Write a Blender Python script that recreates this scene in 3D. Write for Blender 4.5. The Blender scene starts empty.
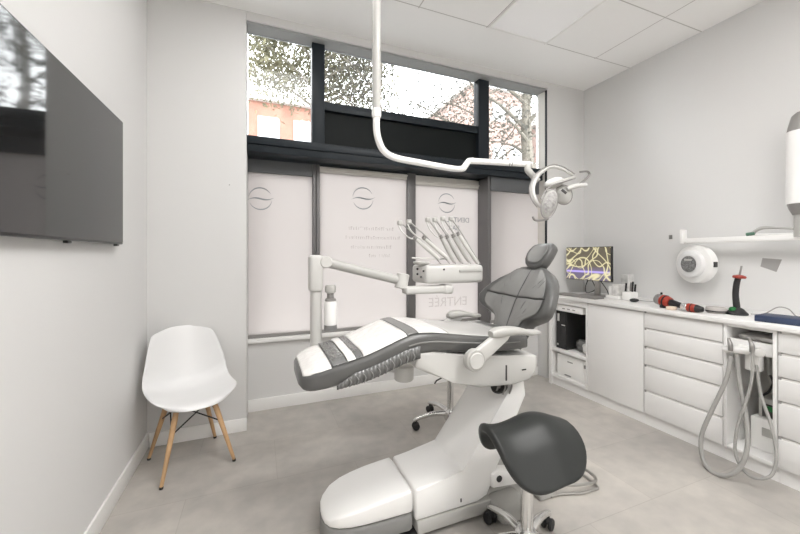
import bpy, bmesh, math, random
from mathutils import Vector, Matrix
random.seed(7)
C = bpy.context.scene.collection
PI = math.pi
# ------------------------------------------------------------------ camera geometry (metres; camera stands at x=0,y=0,z=1.3)
YAW = math.radians(21.9); FPX = 351.0; HZ = 254.4; EYE = 1.3
_s, _c = math.sin(YAW), math.cos(YAW)
def at(u, v, X=None, Y=None, Z=None):
    a = (u - 400) / FPX; b = -(v - HZ) / FPX
    r = (_s + a * _c, _c - a * _s, b)
    t = X / r[0] if X is not None else Y / r[1] if Y is not None else (Z - EYE) / r[2]
    return Vector((r[0] * t, r[1] * t, EYE + r[2] * t))

# ------------------------------------------------------------------ materials
def mat(name, col, rough=0.5, metal=0.0, bump=0.0, bscale=60, var=0.0, vscale=3.0, col2=None, spec=0.5, coat=0.0):
    m = bpy.data.materials.new(name); m.use_nodes = True
    nt = m.node_tree; b = nt.nodes['Principled BSDF']
    b.inputs['Base Color'].default_value = (*col, 1); b.inputs['Roughness'].default_value = rough
    b.inputs['Metallic'].default_value = metal; b.inputs['Specular IOR Level'].default_value = spec
    b.inputs['Coat Weight'].default_value = coat
    if var or bump:
        tc = nt.nodes.new('ShaderNodeTexCoord')
    if var:
        n = nt.nodes.new('ShaderNodeTexNoise'); n.inputs['Scale'].default_value = vscale; n.inputs['Detail'].default_value = 5
        nt.links.new(tc.outputs['Object'], n.inputs['Vector'])
        mx = nt.nodes.new('ShaderNodeMix'); mx.data_type = 'RGBA'
        c2 = col2 or tuple(max(0, c * (1 - var)) for c in col)
        mx.inputs[6].default_value = (*col, 1); mx.inputs[7].default_value = (*c2, 1)
        rp = nt.nodes.new('ShaderNodeValToRGB'); rp.color_ramp.elements[0].position = .35; rp.color_ramp.elements[1].position = .65
        nt.links.new(n.outputs['Fac'], rp.inputs[0]); nt.links.new(rp.outputs[0], mx.inputs[0])
        nt.links.new(mx.outputs[2], b.inputs['Base Color'])
    if bump:
        n2 = nt.nodes.new('ShaderNodeTexNoise'); n2.inputs['Scale'].default_value = bscale; n2.inputs['Detail'].default_value = 4
        nt.links.new(tc.outputs['Object'], n2.inputs['Vector'])
        bp = nt.nodes.new('ShaderNodeBump'); bp.inputs['Strength'].default_value = bump; bp.inputs['Distance'].default_value = .01
        nt.links.new(n2.outputs['Fac'], bp.inputs['Height']); nt.links.new(bp.outputs[0], b.inputs['Normal'])
    return m
def emit(name, col, st):
    m = bpy.data.materials.new(name); m.use_nodes = True; nt = m.node_tree
    b = nt.nodes['Principled BSDF']; b.inputs['Base Color'].default_value = (.8, .8, .8, 1)
    b.inputs['Emission Color'].default_value = (*col, 1); b.inputs['Emission Strength'].default_value = st
    return m

M = {}
M['wall'] = mat('wall_paint', (.695, .692, .685), .75, bump=.04, bscale=90)
M['trimw'] = mat('white_trim', (.86, .855, .84), .4)
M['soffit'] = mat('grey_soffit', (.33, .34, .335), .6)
M['black'] = mat('black_frame', (.014, .019, .024), .42, spec=.25)
M['panelblack'] = mat('dark_sign_panel', (.008, .010, .010), .5, spec=.12)
M['darkgrey'] = mat('grey_header', (.10, .105, .11), .5)
M['alu'] = mat('grey_aluminium', (.30, .29, .28), .4, .4)
M['mull'] = mat('dark_mullion', (.15, .145, .145), .45, .2)
M['palealu'] = mat('pale_profile', (.62, .60, .56), .45)
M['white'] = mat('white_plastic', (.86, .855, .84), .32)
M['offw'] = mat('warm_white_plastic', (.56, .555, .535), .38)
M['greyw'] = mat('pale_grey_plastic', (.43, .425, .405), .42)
M['handgrey'] = mat('pale_handpiece', (.58, .575, .55), .3)
M['skirt'] = mat('grey_skirt_plastic', (.24, .24, .235), .45)
M['leather'] = mat('grey_leather', (.105, .105, .102), .28, bump=.10, bscale=14, var=.15, vscale=5)
M['leather2'] = mat('light_grey_leather', (.215, .214, .208), .24, bump=.10, bscale=14, var=.15, vscale=5)
M['leather_sheen'] = mat('seat_leather_sheen', (.48, .475, .46), .24, bump=.08, bscale=12)  # grey seat leather with the window reflection put into a paler colour
M['saddle'] = mat('slate_leather', (.026, .028, .027), .40, spec=.35, bump=.02, bscale=40)
M['seam'] = mat('dark_seam', (.045, .043, .042), .6)
M['clearcover'] = mat('shiny_film', (.13, .13, .128), .12, bump=.5, bscale=28, coat=.6)
M['clearcover2'] = mat('film_fold', (.23, .23, .225), .15, coat=.5)
M['sheet'] = mat('white_film', (.83, .81, .79), .22, bump=.35, bscale=30, coat=.3)
M['chrome'] = mat('chrome', (.75, .75, .74), .18, 1)
M['steel'] = mat('brushed_steel', (.50, .49, .47), .35, 1)
M['rubber'] = mat('black_rubber', (.015, .015, .016), .55)
M['shell'] = mat('white_shell', (.78, .78, .78), .35)
M['wood'] = mat('pale_wood', (.60, .38, .20), .5, var=.3, vscale=9)
M['screen'] = mat('glossy_screen', (.014, .014, .014), .05, spec=.5, coat=.1)
M['bezel'] = mat('black_bezel', (.02, .02, .02), .35)
M['cab'] = mat('white_laminate', (.80, .795, .785), .35)
M['gap'] = mat('grey_gap', (.30, .29, .28), .6)
M['groove'] = mat('drawer_groove', (.70, .69, .675), .5)
M['nichein'] = mat('niche_lining', (.50, .49, .47), .6)
M['redp'] = mat('red_plastic', (.33, .035, .018), .35)
M['greenp'] = mat('green_plastic', (.01, .13, .03), .3)
M['bluebox'] = mat('blue_card', (.032, .05, .105), .5, var=.3, vscale=14)
M['paperg'] = mat('grey_tape', (.34, .33, .32), .7)
M['hose'] = mat('grey_hose', (.33, .325, .31), .5, bump=.3, bscale=160)
M['meshg'] = mat('grey_grille', (.12, .12, .12), .6, bump=.8, bscale=120, var=.6, vscale=90, col2=(.3, .3, .3))
M['cream'] = mat('cream_plastic', (.75, .62, .50), .5)
M['pack'] = mat('packaging', (.7, .69, .67), .5, var=.3, vscale=20)
M['dish'] = mat('dusty_dish', (.50, .47, .45), .5)
M['pcside'] = mat('pc_panel', (.012, .012, .013), .25)
M['greymetal'] = mat('dull_metal', (.32, .31, .30), .35, .8)
def leaf_mat(name, c1, c2):
    m = mat(name, c1, .7, var=.5, vscale=.8, col2=c2); nt = m.node_tree; b = nt.nodes['Principled BSDF']; t = nt.nodes.new('ShaderNodeBsdfTranslucent')
    nt.links.new(b.inputs['Base Color'].links[0].from_socket, t.inputs[0]); mx = nt.nodes.new('ShaderNodeMixShader'); mx.inputs[0].default_value = .55
    nt.links.new(b.outputs[0], mx.inputs[1]); nt.links.new(t.outputs[0], mx.inputs[2]); nt.links.new(mx.outputs[0], nt.nodes['Material Output'].inputs[0]); return m
M['brick'] = mat('brick', (.30, .15, .11), .9, var=.3, vscale=1.5)
M['brick2'] = mat('pale_brick', (.32, .225, .195), .9, var=.3, vscale=1.2)
M['stone'] = mat('pale_stone', (.55, .54, .52), .8)
M['pane_out'] = mat('house_window', (.5, .52, .54), .15)
M['bark'] = mat('bark', (.15, .135, .11), .9, bump=.5, bscale=8, var=.4, vscale=4)
M['leaf'] = leaf_mat('olive_leaf', (.20, .19, .12), (.13, .125, .085))
M['leafd'] = leaf_mat('dark_leaf', (.075, .07, .055), (.05, .048, .04))
M['asphalt'] = mat('pavement', (.25, .25, .25), .9, var=.2)
def print_mat(name, col):
    m = bpy.data.materials.new(name); m.use_nodes = True; nt = m.node_tree; nt.nodes.remove(nt.nodes['Principled BSDF'])
    t = nt.nodes.new('ShaderNodeBsdfTransparent'); t.inputs[0].default_value = (*col, 1); nt.links.new(t.outputs[0], nt.nodes['Material Output'].inputs[0]); return m
M['logo'] = mat('frosted_print', (.24, .26, .27), .6)
M['faint'] = print_mat('pale_print', (.925, .92, .915))

def ceiling_mat():
    m = mat('ceiling_tiles', (.945, .942, .932), .85, bump=.05, bscale=140); nt = m.node_tree; b = nt.nodes['Principled BSDF']
    g = nt.nodes.new('ShaderNodeNewGeometry'); sp = nt.nodes.new('ShaderNodeSeparateXYZ'); nt.links.new(g.outputs['Position'], sp.inputs[0])
    outs = []
    for k, off in ((0, 1.672), (1, 2.313)):
        a = nt.nodes.new('ShaderNodeMath'); a.operation = 'SUBTRACT'; a.inputs[1].default_value = off - .594 * 20; nt.links.new(sp.outputs[k], a.inputs[0])
        d = nt.nodes.new('ShaderNodeMath'); d.operation = 'MODULO'; d.inputs[1].default_value = .594; nt.links.new(a.outputs[0], d.inputs[0])
        l = nt.nodes.new('ShaderNodeMath'); l.operation = 'LESS_THAN'; l.inputs[1].default_value = .008; nt.links.new(d.outputs[0], l.inputs[0]); outs.append(l)
    mxm = nt.nodes.new('ShaderNodeMath'); mxm.operation = 'MAXIMUM'
    nt.links.new(outs[0].outputs[0], mxm.inputs[0]); nt.links.new(outs[1].outputs[0], mxm.inputs[1])
    lim = nt.nodes.new('ShaderNodeMath'); lim.operation = 'LESS_THAN'; lim.inputs[1].default_value = 2.33; nt.links.new(sp.outputs[1], lim.inputs[0])
    mu = nt.nodes.new('ShaderNodeMath'); mu.operation = 'MULTIPLY'; nt.links.new(mxm.outputs[0], mu.inputs[0]); nt.links.new(lim.outputs[0], mu.inputs[1])
    mx = nt.nodes.new('ShaderNodeMix'); mx.data_type = 'RGBA'; mx.inputs[6].default_value = (.945, .942, .932, 1); mx.inputs[7].default_value = (.56, .545, .53, 1)
    nt.links.new(mu.outputs[0], mx.inputs[0]); nt.links.new(mx.outputs[2], b.inputs['Base Color'])
    return m
M['ceiling'] = ceiling_mat()

def floor_mat():
    m = mat('concrete_tiles', (.25, .23, .21), .42); nt = m.node_tree; b = nt.nodes['Principled BSDF']
    g = nt.nodes.new('ShaderNodeNewGeometry')
    mp = nt.nodes.new('ShaderNodeMapping'); mp.inputs['Location'].default_value = (.36, -2.15, 0); nt.links.new(g.outputs['Position'], mp.inputs[0])
    br = nt.nodes.new('ShaderNodeTexBrick'); br.offset = .5; br.inputs['Scale'].default_value = 1
    br.inputs['Brick Width'].default_value = .92; br.inputs['Row Height'].default_value = .46; br.inputs['Mortar Size'].default_value = .0022; br.inputs['Mortar Smooth'].default_value = .5
    br.inputs['Color1'].default_value = (.965, .965, .965, 1); br.inputs['Color2'].default_value = (1.03, 1.03, 1.03, 1); br.inputs['Mortar'].default_value = (.84, .83, .82, 1)
    nt.links.new(mp.outputs[0], br.inputs['Vector'])
    def ramp(scale, det, p0, p1, c0, c1, dist=0):
        n = nt.nodes.new('ShaderNodeTexNoise'); n.inputs['Scale'].default_value = scale; n.inputs['Detail'].default_value = det; n.inputs['Distortion'].default_value = dist
        nt.links.new(g.outputs['Position'], n.inputs['Vector'])
        r = nt.nodes.new('ShaderNodeValToRGB'); e = r.color_ramp.elements; e[0].position = p0; e[1].position = p1; e[0].color = (*c0, 1); e[1].color = (*c1, 1)
        nt.links.new(n.outputs['Fac'], r.inputs[0]); return r
    a = ramp(1.1, 8, .3, .7, (.355, .337, .318), (.56, .53, .49), .4)
    f = ramp(9, 8, .35, .65, (.92, .92, .92), (1.07, 1.065, 1.055))
    def mul(x, y):
        mx = nt.nodes.new('ShaderNodeMix'); mx.data_type = 'RGBA'; mx.blend_type = 'MULTIPLY'; mx.inputs[0].default_value = 1
        nt.links.new(x, mx.inputs[6]); nt.links.new(y, mx.inputs[7]); return mx.outputs[2]
    nt.links.new(mul(mul(a.outputs[0], f.outputs[0]), br.outputs[0]), b.inputs['Base Color'])
    rr = ramp(3, 5, .3, .7, (.32,) * 3, (.45,) * 3); nt.links.new(rr.outputs[0], b.inputs['Roughness'])
    return m
M['floor'] = floor_mat()

def glass_mat():
    m = bpy.data.materials.new('clear_glass'); m.use_nodes = True; nt = m.node_tree; nt.nodes.remove(nt.nodes['Principled BSDF'])
    out = nt.nodes['Material Output']; t = nt.nodes.new('ShaderNodeBsdfTransparent'); t.inputs[0].default_value = (.95, .96, .96, 1)
    g = nt.nodes.new('ShaderNodeBsdfGlossy'); g.inputs['Roughness'].default_value = .02
    fr = nt.nodes.new('ShaderNodeFresnel'); fr.inputs[0].default_value = 1.35
    mx = nt.nodes.new('ShaderNodeMixShader'); nt.links.new(fr.outputs[0], mx.inputs[0]); nt.links.new(t.outputs[0], mx.inputs[1]); nt.links.new(g.outputs[0], mx.inputs[2])
    nt.links.new(mx.outputs[0], out.inputs[0]); return m
M['glass'] = glass_mat()
def frosted_mat():
    m = bpy.data.materials.new('frosted_glass'); m.use_nodes = True; nt = m.node_tree; nt.nodes.remove(nt.nodes['Principled BSDF'])
    out = nt.nodes['Material Output']
    t = nt.nodes.new('ShaderNodeBsdfTranslucent'); t.inputs[0].default_value = (.51, .493, .482, 1)
    d = nt.nodes.new('ShaderNodeBsdfDiffuse'); d.inputs[0].default_value = (.6, .59, .58, 1)
    mx = nt.nodes.new('ShaderNodeMixShader'); mx.inputs[0].default_value = .18
    nt.links.new(t.outputs[0], mx.inputs[1]); nt.links.new(d.outputs[0], mx.inputs[2]); nt.links.new(mx.outputs[0], out.inputs[0]); return m
M['frost'] = frosted_mat()

def monitor_mat():
    m = bpy.data.materials.new('monitor_picture'); m.use_nodes = True; nt = m.node_tree; b = nt.nodes['Principled BSDF']
    b.inputs['Base Color'].default_value = (.01, .01, .01, 1); b.inputs['Roughness'].default_value = .3
    tc = nt.nodes.new('ShaderNodeTexCoord')
    nz = nt.nodes.new('ShaderNodeTexNoise'); nz.inputs['Scale'].default_value = 5; nt.links.new(tc.outputs['Object'], nz.inputs['Vector'])
    ad = nt.nodes.new('ShaderNodeMix'); ad.data_type = 'RGBA'; ad.blend_type = 'ADD'; ad.inputs[0].default_value = .13
    nt.links.new(tc.outputs['Object'], ad.inputs[6]); nt.links.new(nz.outputs['Color'], ad.inputs[7])
    col = None
    for sc, off, wd in ((6.5, 0, .016), (5.6, 21.3, .012), (7.5, 9.1, .013), (4.2, 15.7, .010)):
        mp = nt.nodes.new('ShaderNodeMapping'); mp.inputs['Location'].default_value = (off, off * 1.3, off * .7); nt.links.new(tc.outputs['Object'], mp.inputs[0])
        v = nt.nodes.new('ShaderNodeTexNoise'); v.inputs['Scale'].default_value = sc; v.inputs['Detail'].default_value = 0; nt.links.new(mp.outputs[0], v.inputs['Vector'])
        sb = nt.nodes.new('ShaderNodeMath'); sb.operation = 'SUBTRACT'; sb.inputs[1].default_value = .5; nt.links.new(v.outputs['Fac'], sb.inputs[0])
        ab = nt.nodes.new('ShaderNodeMath'); ab.operation = 'ABSOLUTE'; nt.links.new(sb.outputs[0], ab.inputs[0])
        r = nt.nodes.new('ShaderNodeValToRGB'); e = r.color_ramp.elements; e[0].position = wd * .5; e[1].position = wd * 2; e[0].color = (1, 1, 1, 1); e[1].color = (0, 0, 0, 1)
        nt.links.new(ab.outputs[0], r.inputs[0])
        if col is None: col = r.outputs[0]
        else:
            mm = nt.nodes.new('ShaderNodeMath'); mm.operation = 'MAXIMUM'; nt.links.new(col, mm.inputs[0]); nt.links.new(r.outputs[0], mm.inputs[1]); col = mm.outputs[0]
    sp = nt.nodes.new('ShaderNodeSeparateXYZ'); nt.links.new(tc.outputs['Object'], sp.inputs[0])
    lo = nt.nodes.new('ShaderNodeValToRGB'); e = lo.color_ramp.elements
    e[0].position = .0; e[0].color = (.13, .11, .16, 1); e[1].position = 1; e[1].color = (.10, .085, .06, 1)
    for p, c in ((.20, (.14, .115, .18)), (.225, (.42, .34, .75)), (.255, (.42, .34, .75)), (.28, (.15, .12, .19)), (.36, (.13, .105, .13)), (.4, (.115, .095, .065))):
        k = e.new(p); k.color = (*c, 1)
    sc = nt.nodes.new('ShaderNodeMath'); sc.operation = 'MULTIPLY_ADD'; sc.inputs[1].default_value = 1 / .33; sc.inputs[2].default_value = 0
    nt.links.new(sp.outputs[2], sc.inputs[0]); nt.links.new(sc.outputs[0], lo.inputs[0])
    mx = nt.nodes.new('ShaderNodeMix'); mx.data_type = 'RGBA'; mx.inputs[7].default_value = (.66, .60, .36, 1)
    nt.links.new(col, mx.inputs[0]); nt.links.new(lo.outputs[0], mx.inputs[6]); nt.links.new(mx.outputs[2], b.inputs['Emission Color'])
    b.inputs['Emission Strength'].default_value = .9
    return m
M['monitor'] = monitor_mat()
M['led'] = emit('led_diffuser', (1, .975, .955), .08)
M['led_fill_dim'] = emit('fill_diffuser_dimmed', (1, .985, .97), 4.5)
M['led_fill'] = emit('fill_diffuser', (1, .985, .97), 13.0)

# ------------------------------------------------------------------ mesh building
WLOC = {}
def V(*a): return Vector(a if len(a) > 1 else a[0])
def cat_rom(pts, n=8, closed=False):
    P = [Vector(p) for p in pts]; out = []; N = len(P)
    for i in range(N if closed else N - 1):
        if closed: p0, p1, p2, p3 = P[i - 1], P[i], P[(i + 1) % N], P[(i + 2) % N]
        else: p0, p1, p2, p3 = P[max(i - 1, 0)], P[i], P[i + 1], P[min(i + 2, N - 1)]
        for k in range(n):
            t = k / n
            out.append(.5 * (2 * p1 + (p2 - p0) * t + (2 * p0 - 5 * p1 + 4 * p2 - p3) * t * t + (3 * p1 - p0 - 3 * p2 + p3) * t ** 3))
    if not closed: out.append(P[-1])
    return out
def lerp_list(vals, n):
    out = []
    for i in range(n):
        t = i / (n - 1) * (len(vals) - 1); k = min(int(t), len(vals) - 2); f = t - k
        out.append(vals[k] * (1 - f) + vals[k + 1] * f)
    return out
def interp(x, tab):
    if x <= tab[0][0]: return tab[0][1]
    for (a, b), (c, d) in zip(tab, tab[1:]):
        if x <= c:
            t = (x - a) / (c - a); return b + (d - b) * t
    return tab[-1][1]

class MB:
    def __init__(s): s.bm = bmesh.new()
    def _bevel(s, verts, bev, seg=2):
        if bev <= 0: return
        es = {e for v in verts for e in v.link_edges}
        bmesh.ops.bevel(s.bm, geom=list(es), offset=bev, segments=seg, affect='EDGES', profile=.5, clamp_overlap=True)
    def box(s, x0, x1, y0, y1, z0, z1, bev=0.0, mtx=None, seg=2):
        co = [(x, y, z) for x in (x0, x1) for y in (y0, y1) for z in (z0, z1)]
        vs = [s.bm.verts.new(mtx @ Vector(c) if mtx else c) for c in co]
        for f in ((0, 1, 3, 2), (4, 6, 7, 5), (0, 4, 5, 1), (2, 3, 7, 6), (0, 2, 6, 4), (1, 5, 7, 3)):
            s.bm.faces.new([vs[i] for i in f])
        s._bevel(vs, bev, seg); return s
    def prism(s, poly, plane, a0, a1, bev=0.0, seg=2):
        def mk(p, a): return {'xz': (p[0], a, p[1]), 'yz': (a, p[0], p[1]), 'xy': (p[0], p[1], a)}[plane]
        A = [s.bm.verts.new(mk(p, a0)) for p in poly]; B = [s.bm.verts.new(mk(p, a1)) for p in poly]; n = len(poly)
        s.bm.faces.new(A); s.bm.faces.new(B[::-1])
        for i in range(n): s.bm.faces.new((A[i], B[i], B[(i + 1) % n], A[(i + 1) % n]))
        s._bevel(A + B, bev, seg); return s
    def loft(s, rings, cap=True, closed=False):
        R = [[s.bm.verts.new(p) for p in r] for r in rings]; n = len(rings[0])
        prs = list(zip(R, R[1:])) + ([(R[-1], R[0])] if closed else [])
        for a, b in prs:
            for i in range(n): s.bm.faces.new((a[i], a[(i + 1) % n], b[(i + 1) % n], b[i]))
        if cap and not closed: s.bm.faces.new(R[0][::-1]); s.bm.faces.new(R[-1])
        return s
    def grid(s, P):
        R = [[s.bm.verts.new(p) for p in r] for r in P]
        for a, b in zip(R, R[1:]):
            for i in range(len(a) - 1): s.bm.faces.new((a[i], a[i + 1], b[i + 1], b[i]))
        return s
    def tube(s, pts, r, seg=10, smooth=0, closed=False, flat=1.0):
        P = cat_rom(pts, smooth, closed) if smooth else [Vector(p) for p in pts]
        n = len(P); rad = r if isinstance(r, (list, tuple)) else [r, r]
        rad = lerp_list(list(rad), n) if len(rad) != n or smooth else list(rad)
        T = [((P[(i + 1) % n] - P[i - 1]) if closed else (P[min(i + 1, n - 1)] - P[max(i - 1, 0)])).normalized() for i in range(n)]
        up = Vector((0, 0, 1)) if abs(T[0].z) < .9 else Vector((1, 0, 0))
        nrm = (up - T[0] * up.dot(T[0])).normalized(); rings = []
        for i in range(n):
            nrm = (nrm - T[i] * nrm.dot(T[i]))
            if nrm.length < 1e-6: nrm = T[i].orthogonal()
            nrm.normalize(); bn = T[i].cross(nrm)
            rings.append([P[i] + (nrm * math.cos(2 * PI * k / seg) * flat + bn * math.sin(2 * PI * k / seg)) * rad[i] for k in range(seg)])
        return s.loft(rings, cap=not closed, closed=closed)
    def lathe(s, prof, loc=(0, 0, 0), axis=(0, 0, 1), seg=28):
        ax = Vector(axis).normalized(); q = Vector((0, 0, 1)).rotation_difference(ax).to_matrix(); L = Vector(loc)
        rings = [[L + q @ Vector((max(r, .0004) * math.cos(2 * PI * k / seg), max(r, .0004) * math.sin(2 * PI * k / seg), z)) for k in range(seg)] for r, z in prof]
        return s.loft(rings)
    def ell(s, loc, rx, ry, rz, mtx=None, nu=20, nv=12, e=1.0):
        L = Vector(loc); rings = []
        for j in range(1, nv):
            th = PI * j / nv; z = -math.cos(th); w = math.sin(th)
            ring = []
            for k in range(nu):
                a = 2 * PI * k / nu
                cx, sy = math.cos(a), math.sin(a)
                p = Vector((rx * w * math.copysign(abs(cx) ** e, cx), ry * w * math.copysign(abs(sy) ** e, sy), rz * math.copysign(abs(z) ** e, z)))
                ring.append(L + (mtx @ p if mtx else p))
            rings.append(ring)
        return s.loft(rings)
    def build(s, name, m, parent=None, loc=None, angle=35, stuff=False):
        me = bpy.data.meshes.new(name); bmesh.ops.recalc_face_normals(s.bm, faces=s.bm.faces)
        if parent is not None: off = WLOC[parent.name] ; base = loc and Vector(loc) or None
        else: off = None
        if loc is None and parent is None:
            xs = [v.co for v in s.bm.verts]
            loc = ((min(v.x for v in xs) + max(v.x for v in xs)) / 2, (min(v.y for v in xs) + max(v.y for v in xs)) / 2, min(v.z for v in xs))
        o_loc = Vector(loc) if loc is not None else Vector(off)
        bmesh.ops.translate(s.bm, verts=s.bm.verts, vec=-o_loc)
        s.bm.to_mesh(me); s.bm.free(); me.materials.append(M[m] if isinstance(m, str) else m)
        me.polygons.foreach_set('use_smooth', [True] * len(me.polygons)); me.set_sharp_from_angle(angle=math.radians(angle))
        o = bpy.data.objects.new(name, me); C.objects.link(o)
        if parent is not None:
            o.parent = parent; o.location = o_loc - WLOC[parent.name]
        else: o.location = o_loc
        WLOC[o.name] = o_loc.copy()
        if stuff: o['kind'] = 'stuff'
        return o

def tag(o, label, cat, group=None):
    o['label'] = label; o['category'] = cat
    if group: o['group'] = group
    return o
def thing(name, label, cat, loc=(0, 0, 0), group=None):
    o = bpy.data.objects.new(name, None); C.objects.link(o); o.location = loc; o.empty_display_size = .1
    WLOC[o.name] = Vector(loc); return tag(o, label, cat, group)
def struct(name, bm=None, m=None, loc=None):
    if bm is None:
        o = bpy.data.objects.new(name, None); C.objects.link(o); o.location = loc or (0, 0, 0); WLOC[o.name] = Vector(loc or (0, 0, 0))
    else: o = bm.build(name, m)
    o['kind'] = 'structure'; return o
def copy_tree(src, label=None, group=None):
    def cp(o, par):
        c = o.copy(); C.objects.link(c)
        if par is not None: c.parent = par
        for ch in o.children: cp(ch, c)
        return c
    r = cp(src, None)
    if label: r['label'] = label
    if group: r['group'] = group
    return r

# ================================================================== THE ROOM
XL, XR, YB, CH = -.70, 3.32, 2.83, 3.10
YF = -2.4
struct('floor', MB().box(-.95, 3.6, YF - .2, 3.45, -.12, 0), 'floor')
struct('ceiling', MB().box(-.95, 3.6, YF - .2, YB, CH, CH + .15), 'ceiling')
struct('wall_left', MB().box(-.95, XL, YF - .2, 3.3, 0, CH), 'wall')
struct('wall_right', MB().box(XR, 3.6, YF - .2, 3.3, 0, CH), 'wall')
struct('wall_front', MB().box(XL, XR, YF - .2, YF, 0, CH), 'wall')
wb = MB(); wb.box(-.95, -.085, YB, 3.3, 0, CH + .13, .006); struct('wall_back', wb, 'wall')          # pier left of the window
wb = MB(); wb.box(2.80, XR + .2, YB, 2.995, 0, CH + .13, .004); wb.box(3.1, XR + .2, 2.995, 3.3, 0, CH); struct('wall_back', wb, 'wall')
wb = MB(); wb.box(-.085, 2.17, 3.15, 3.34, 0, .572); wb.box(2.17, 2.80, 2.97, 3.10, 0, .572); struct('wall_back', wb, 'wall')   # apron under the panes
struct('trim_4', MB().box(-.085, 2.80, YB, 2.985, 3.036, CH + .13), 'wall')                     # lintel
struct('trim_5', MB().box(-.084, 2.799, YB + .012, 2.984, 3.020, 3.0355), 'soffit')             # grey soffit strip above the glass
b = MB().box(-.089, 2.17, 3.10, 3.34, .572, .606, .006); b.box(2.17, 2.80, 2.95, 3.10, .572, .606, .006)
struct('trim_1', b, 'trimw')                                 # sill
struct('trim_2', MB().box(2.789, 2.7985, 2.835, 2.855, .61, 3.018), 'black')   # dark corner strip
struct('trim_6', MB().box(2.7915, 2.7995, 2.858, 2.958, .61, 3.018), 'palealu')
struct('baseboard_left', MB().box(XL, XL + .012, YF, YB, 0, .10, .003), 'trimw')
b = MB().box(XL + .013, -.083, YB - .012, YB, 0, .095, .003); b.box(-.083, 2.16, 3.138, 3.15, 0, .10, .003); b.box(2.17, 2.798, 2.958, 2.97, 0, .09, .003)
struct('baseboard_back', b, 'trimw')
# wall anchor marks left by a removed fitting
m_ = MB(); p = at(229.5, 185, Y=YB); m_.lathe([(.004, 0), (.004, .003)], (p.x, YB - .002, p.z), (0, -1, 0), 10)
tag(m_.build('wall_anchor', 'greymetal'), 'tiny grey wall plug in the white pier left of the window', 'wall plug')

# ---- upper window (black frame, three clear panes, dark sign panel)
w1 = struct('window_1', loc=(1.35, 2.95, 2.10))
fr = MB()
fr.box(.399, .501, 2.90, 2.99, 2.20, 3.019, .003); fr.box(1.998, 2.119, 2.90, 2.99, 2.20, 3.019, .003)
fr.box(-.085, 2.80, 2.89, 3.18, 2.085, 2.205, .004)          # transom
fr.box(.501, 1.998, 2.915, 2.99, 2.490, 2.56, .003)        # bar under the middle pane
fr.box(-.085, 2.80, 2.875, 2.90, 2.14, 2.19, .003)
fr.build('window_frame', 'black', w1)
MB().box(.501, 1.998, 2.95, 2.985, 2.205, 2.490).build('sign_panel', 'panelblack', w1)
for a, c_, z0 in ((-.085, .399, 2.205), (.501, 1.998, 2.56), (2.119, 2.795, 2.205)):
    MB().box(a, c_, 2.962, 2.970, z0, 3.020).build('pane', 'glass', w1)
# ---- lower windows with frosted panes
def logo(mb, cx, cz, r, y, th=.0016):
    def arc(a0, a1, w0):
        P = []; n = 26
        for i in range(n + 1):
            a = a0 + (a1 - a0) * i / n; w = w0 * math.sin(PI * i / n) + .001
            P.append([(cx + (r + s_ * w) * math.cos(a), y, cz + (r + s_ * w) * math.sin(a)) for s_ in (-1, 1)] )
        rings = [[(p[0][0], y, p[0][2]), (p[1][0], y, p[1][2]), (p[1][0], y - th, p[1][2]), (p[0][0], y - th, p[0][2])] for p in P]
        mb.loft(rings)
    arc(math.radians(28), math.radians(172), .0042); arc(math.radians(205), math.radians(352), .0042)
    rings = []
    for i in range(31):
        t = i / 30; x = cx + r * (-1.12 + 2.3 * t); z = cz + r * (-.16 + .30 * t + .13 * math.sin(2 * PI * t)) ; w = .006 * math.sin(PI * t) + .0008
        rings.append([(x, y, z - w), (x, y, z + w), (x, y - th, z + w), (x, y - th, z - w)])
    mb.loft(rings)
def text_mesh(txt, size, x_right, z, y, mirror=True, th=.0016):
    cu = bpy.data.curves.new('print', 'FONT'); cu.body = txt; cu.size = size; cu.align_x = 'LEFT'; cu.extrude = th / 2
    o = bpy.data.objects.new('tmp', cu); C.objects.link(o); bpy.context.view_layer.update()
    me = bpy.data.meshes.new_from_object(o.evaluated_get(bpy.context.evaluated_depsgraph_get())); bpy.data.objects.remove(o)
    mb = MB(); mb.bm.from_mesh(me)
    for v in mb.bm.verts:
        x, h = v.co.x, v.co.y
        v.co = (x_right - x if mirror else x_right + x, y + v.co.z, z + h)
    return mb
YP = 3.14
def low_window(nm, x0, x1, ztop, y, zf, logo_at=None, inner=True, header=None):
    w = struct(nm, loc=((x0 + x1) / 2, y, .606))
    f = MB(); f.box(x0, x1, y - .012, y + .03, .606, .634, .002)
    w_frame = f.build('window_sill_bar', 'alu', w)
    if header: MB().box(x0, x1, y - .02, y + .03, zf, 2.10).build('header', 'darkgrey', w)
    else:
        f = MB(); f.box(x0, x1, y - .02, y + .03, ztop, 2.10, .002); f.build('header', 'black', w)
        f = MB(); f.box(x0, x1, y - .015, y + .02, zf, ztop, .002); f.box(x0, x1, y - .03, y - .016, zf + .03, zf + .042); f.build('top_profile', 'palealu', w)
    MB().box(x0, x1, y, y + .006, .634, zf).build('frosted_pane', 'frost', w)
    if logo_at:
        l = MB(); logo(l, logo_at[0], logo_at[1], logo_at[2], y - .001); l.build('wave_logo', 'logo', w)
    return w
low_window('window_2', -.085, .433, 2.0, YP, 1.978, (.012, 1.763, .09), header=True)
w3 = low_window('window_3', .494, 1.33, 2.075, YP, 2.022, (.893, 1.818, .098))
w4 = low_window('window_4', 1.415, 2.16, 2.075, YP, 1.985, (1.775, 1.822, .095))
low_window('window_5', 2.17, 2.801, 2.06, 2.960, 1.945, None, header=True)
f = MB(); f.box(.433, .458, YP - .03, YP + .03, .606, 2.10, .003); f.box(.466, .494, YP - .03, YP + .03, .606, 2.10, .003); f.box(.455, .470, YP - .015, YP + .03, .606, 2.10)
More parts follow.
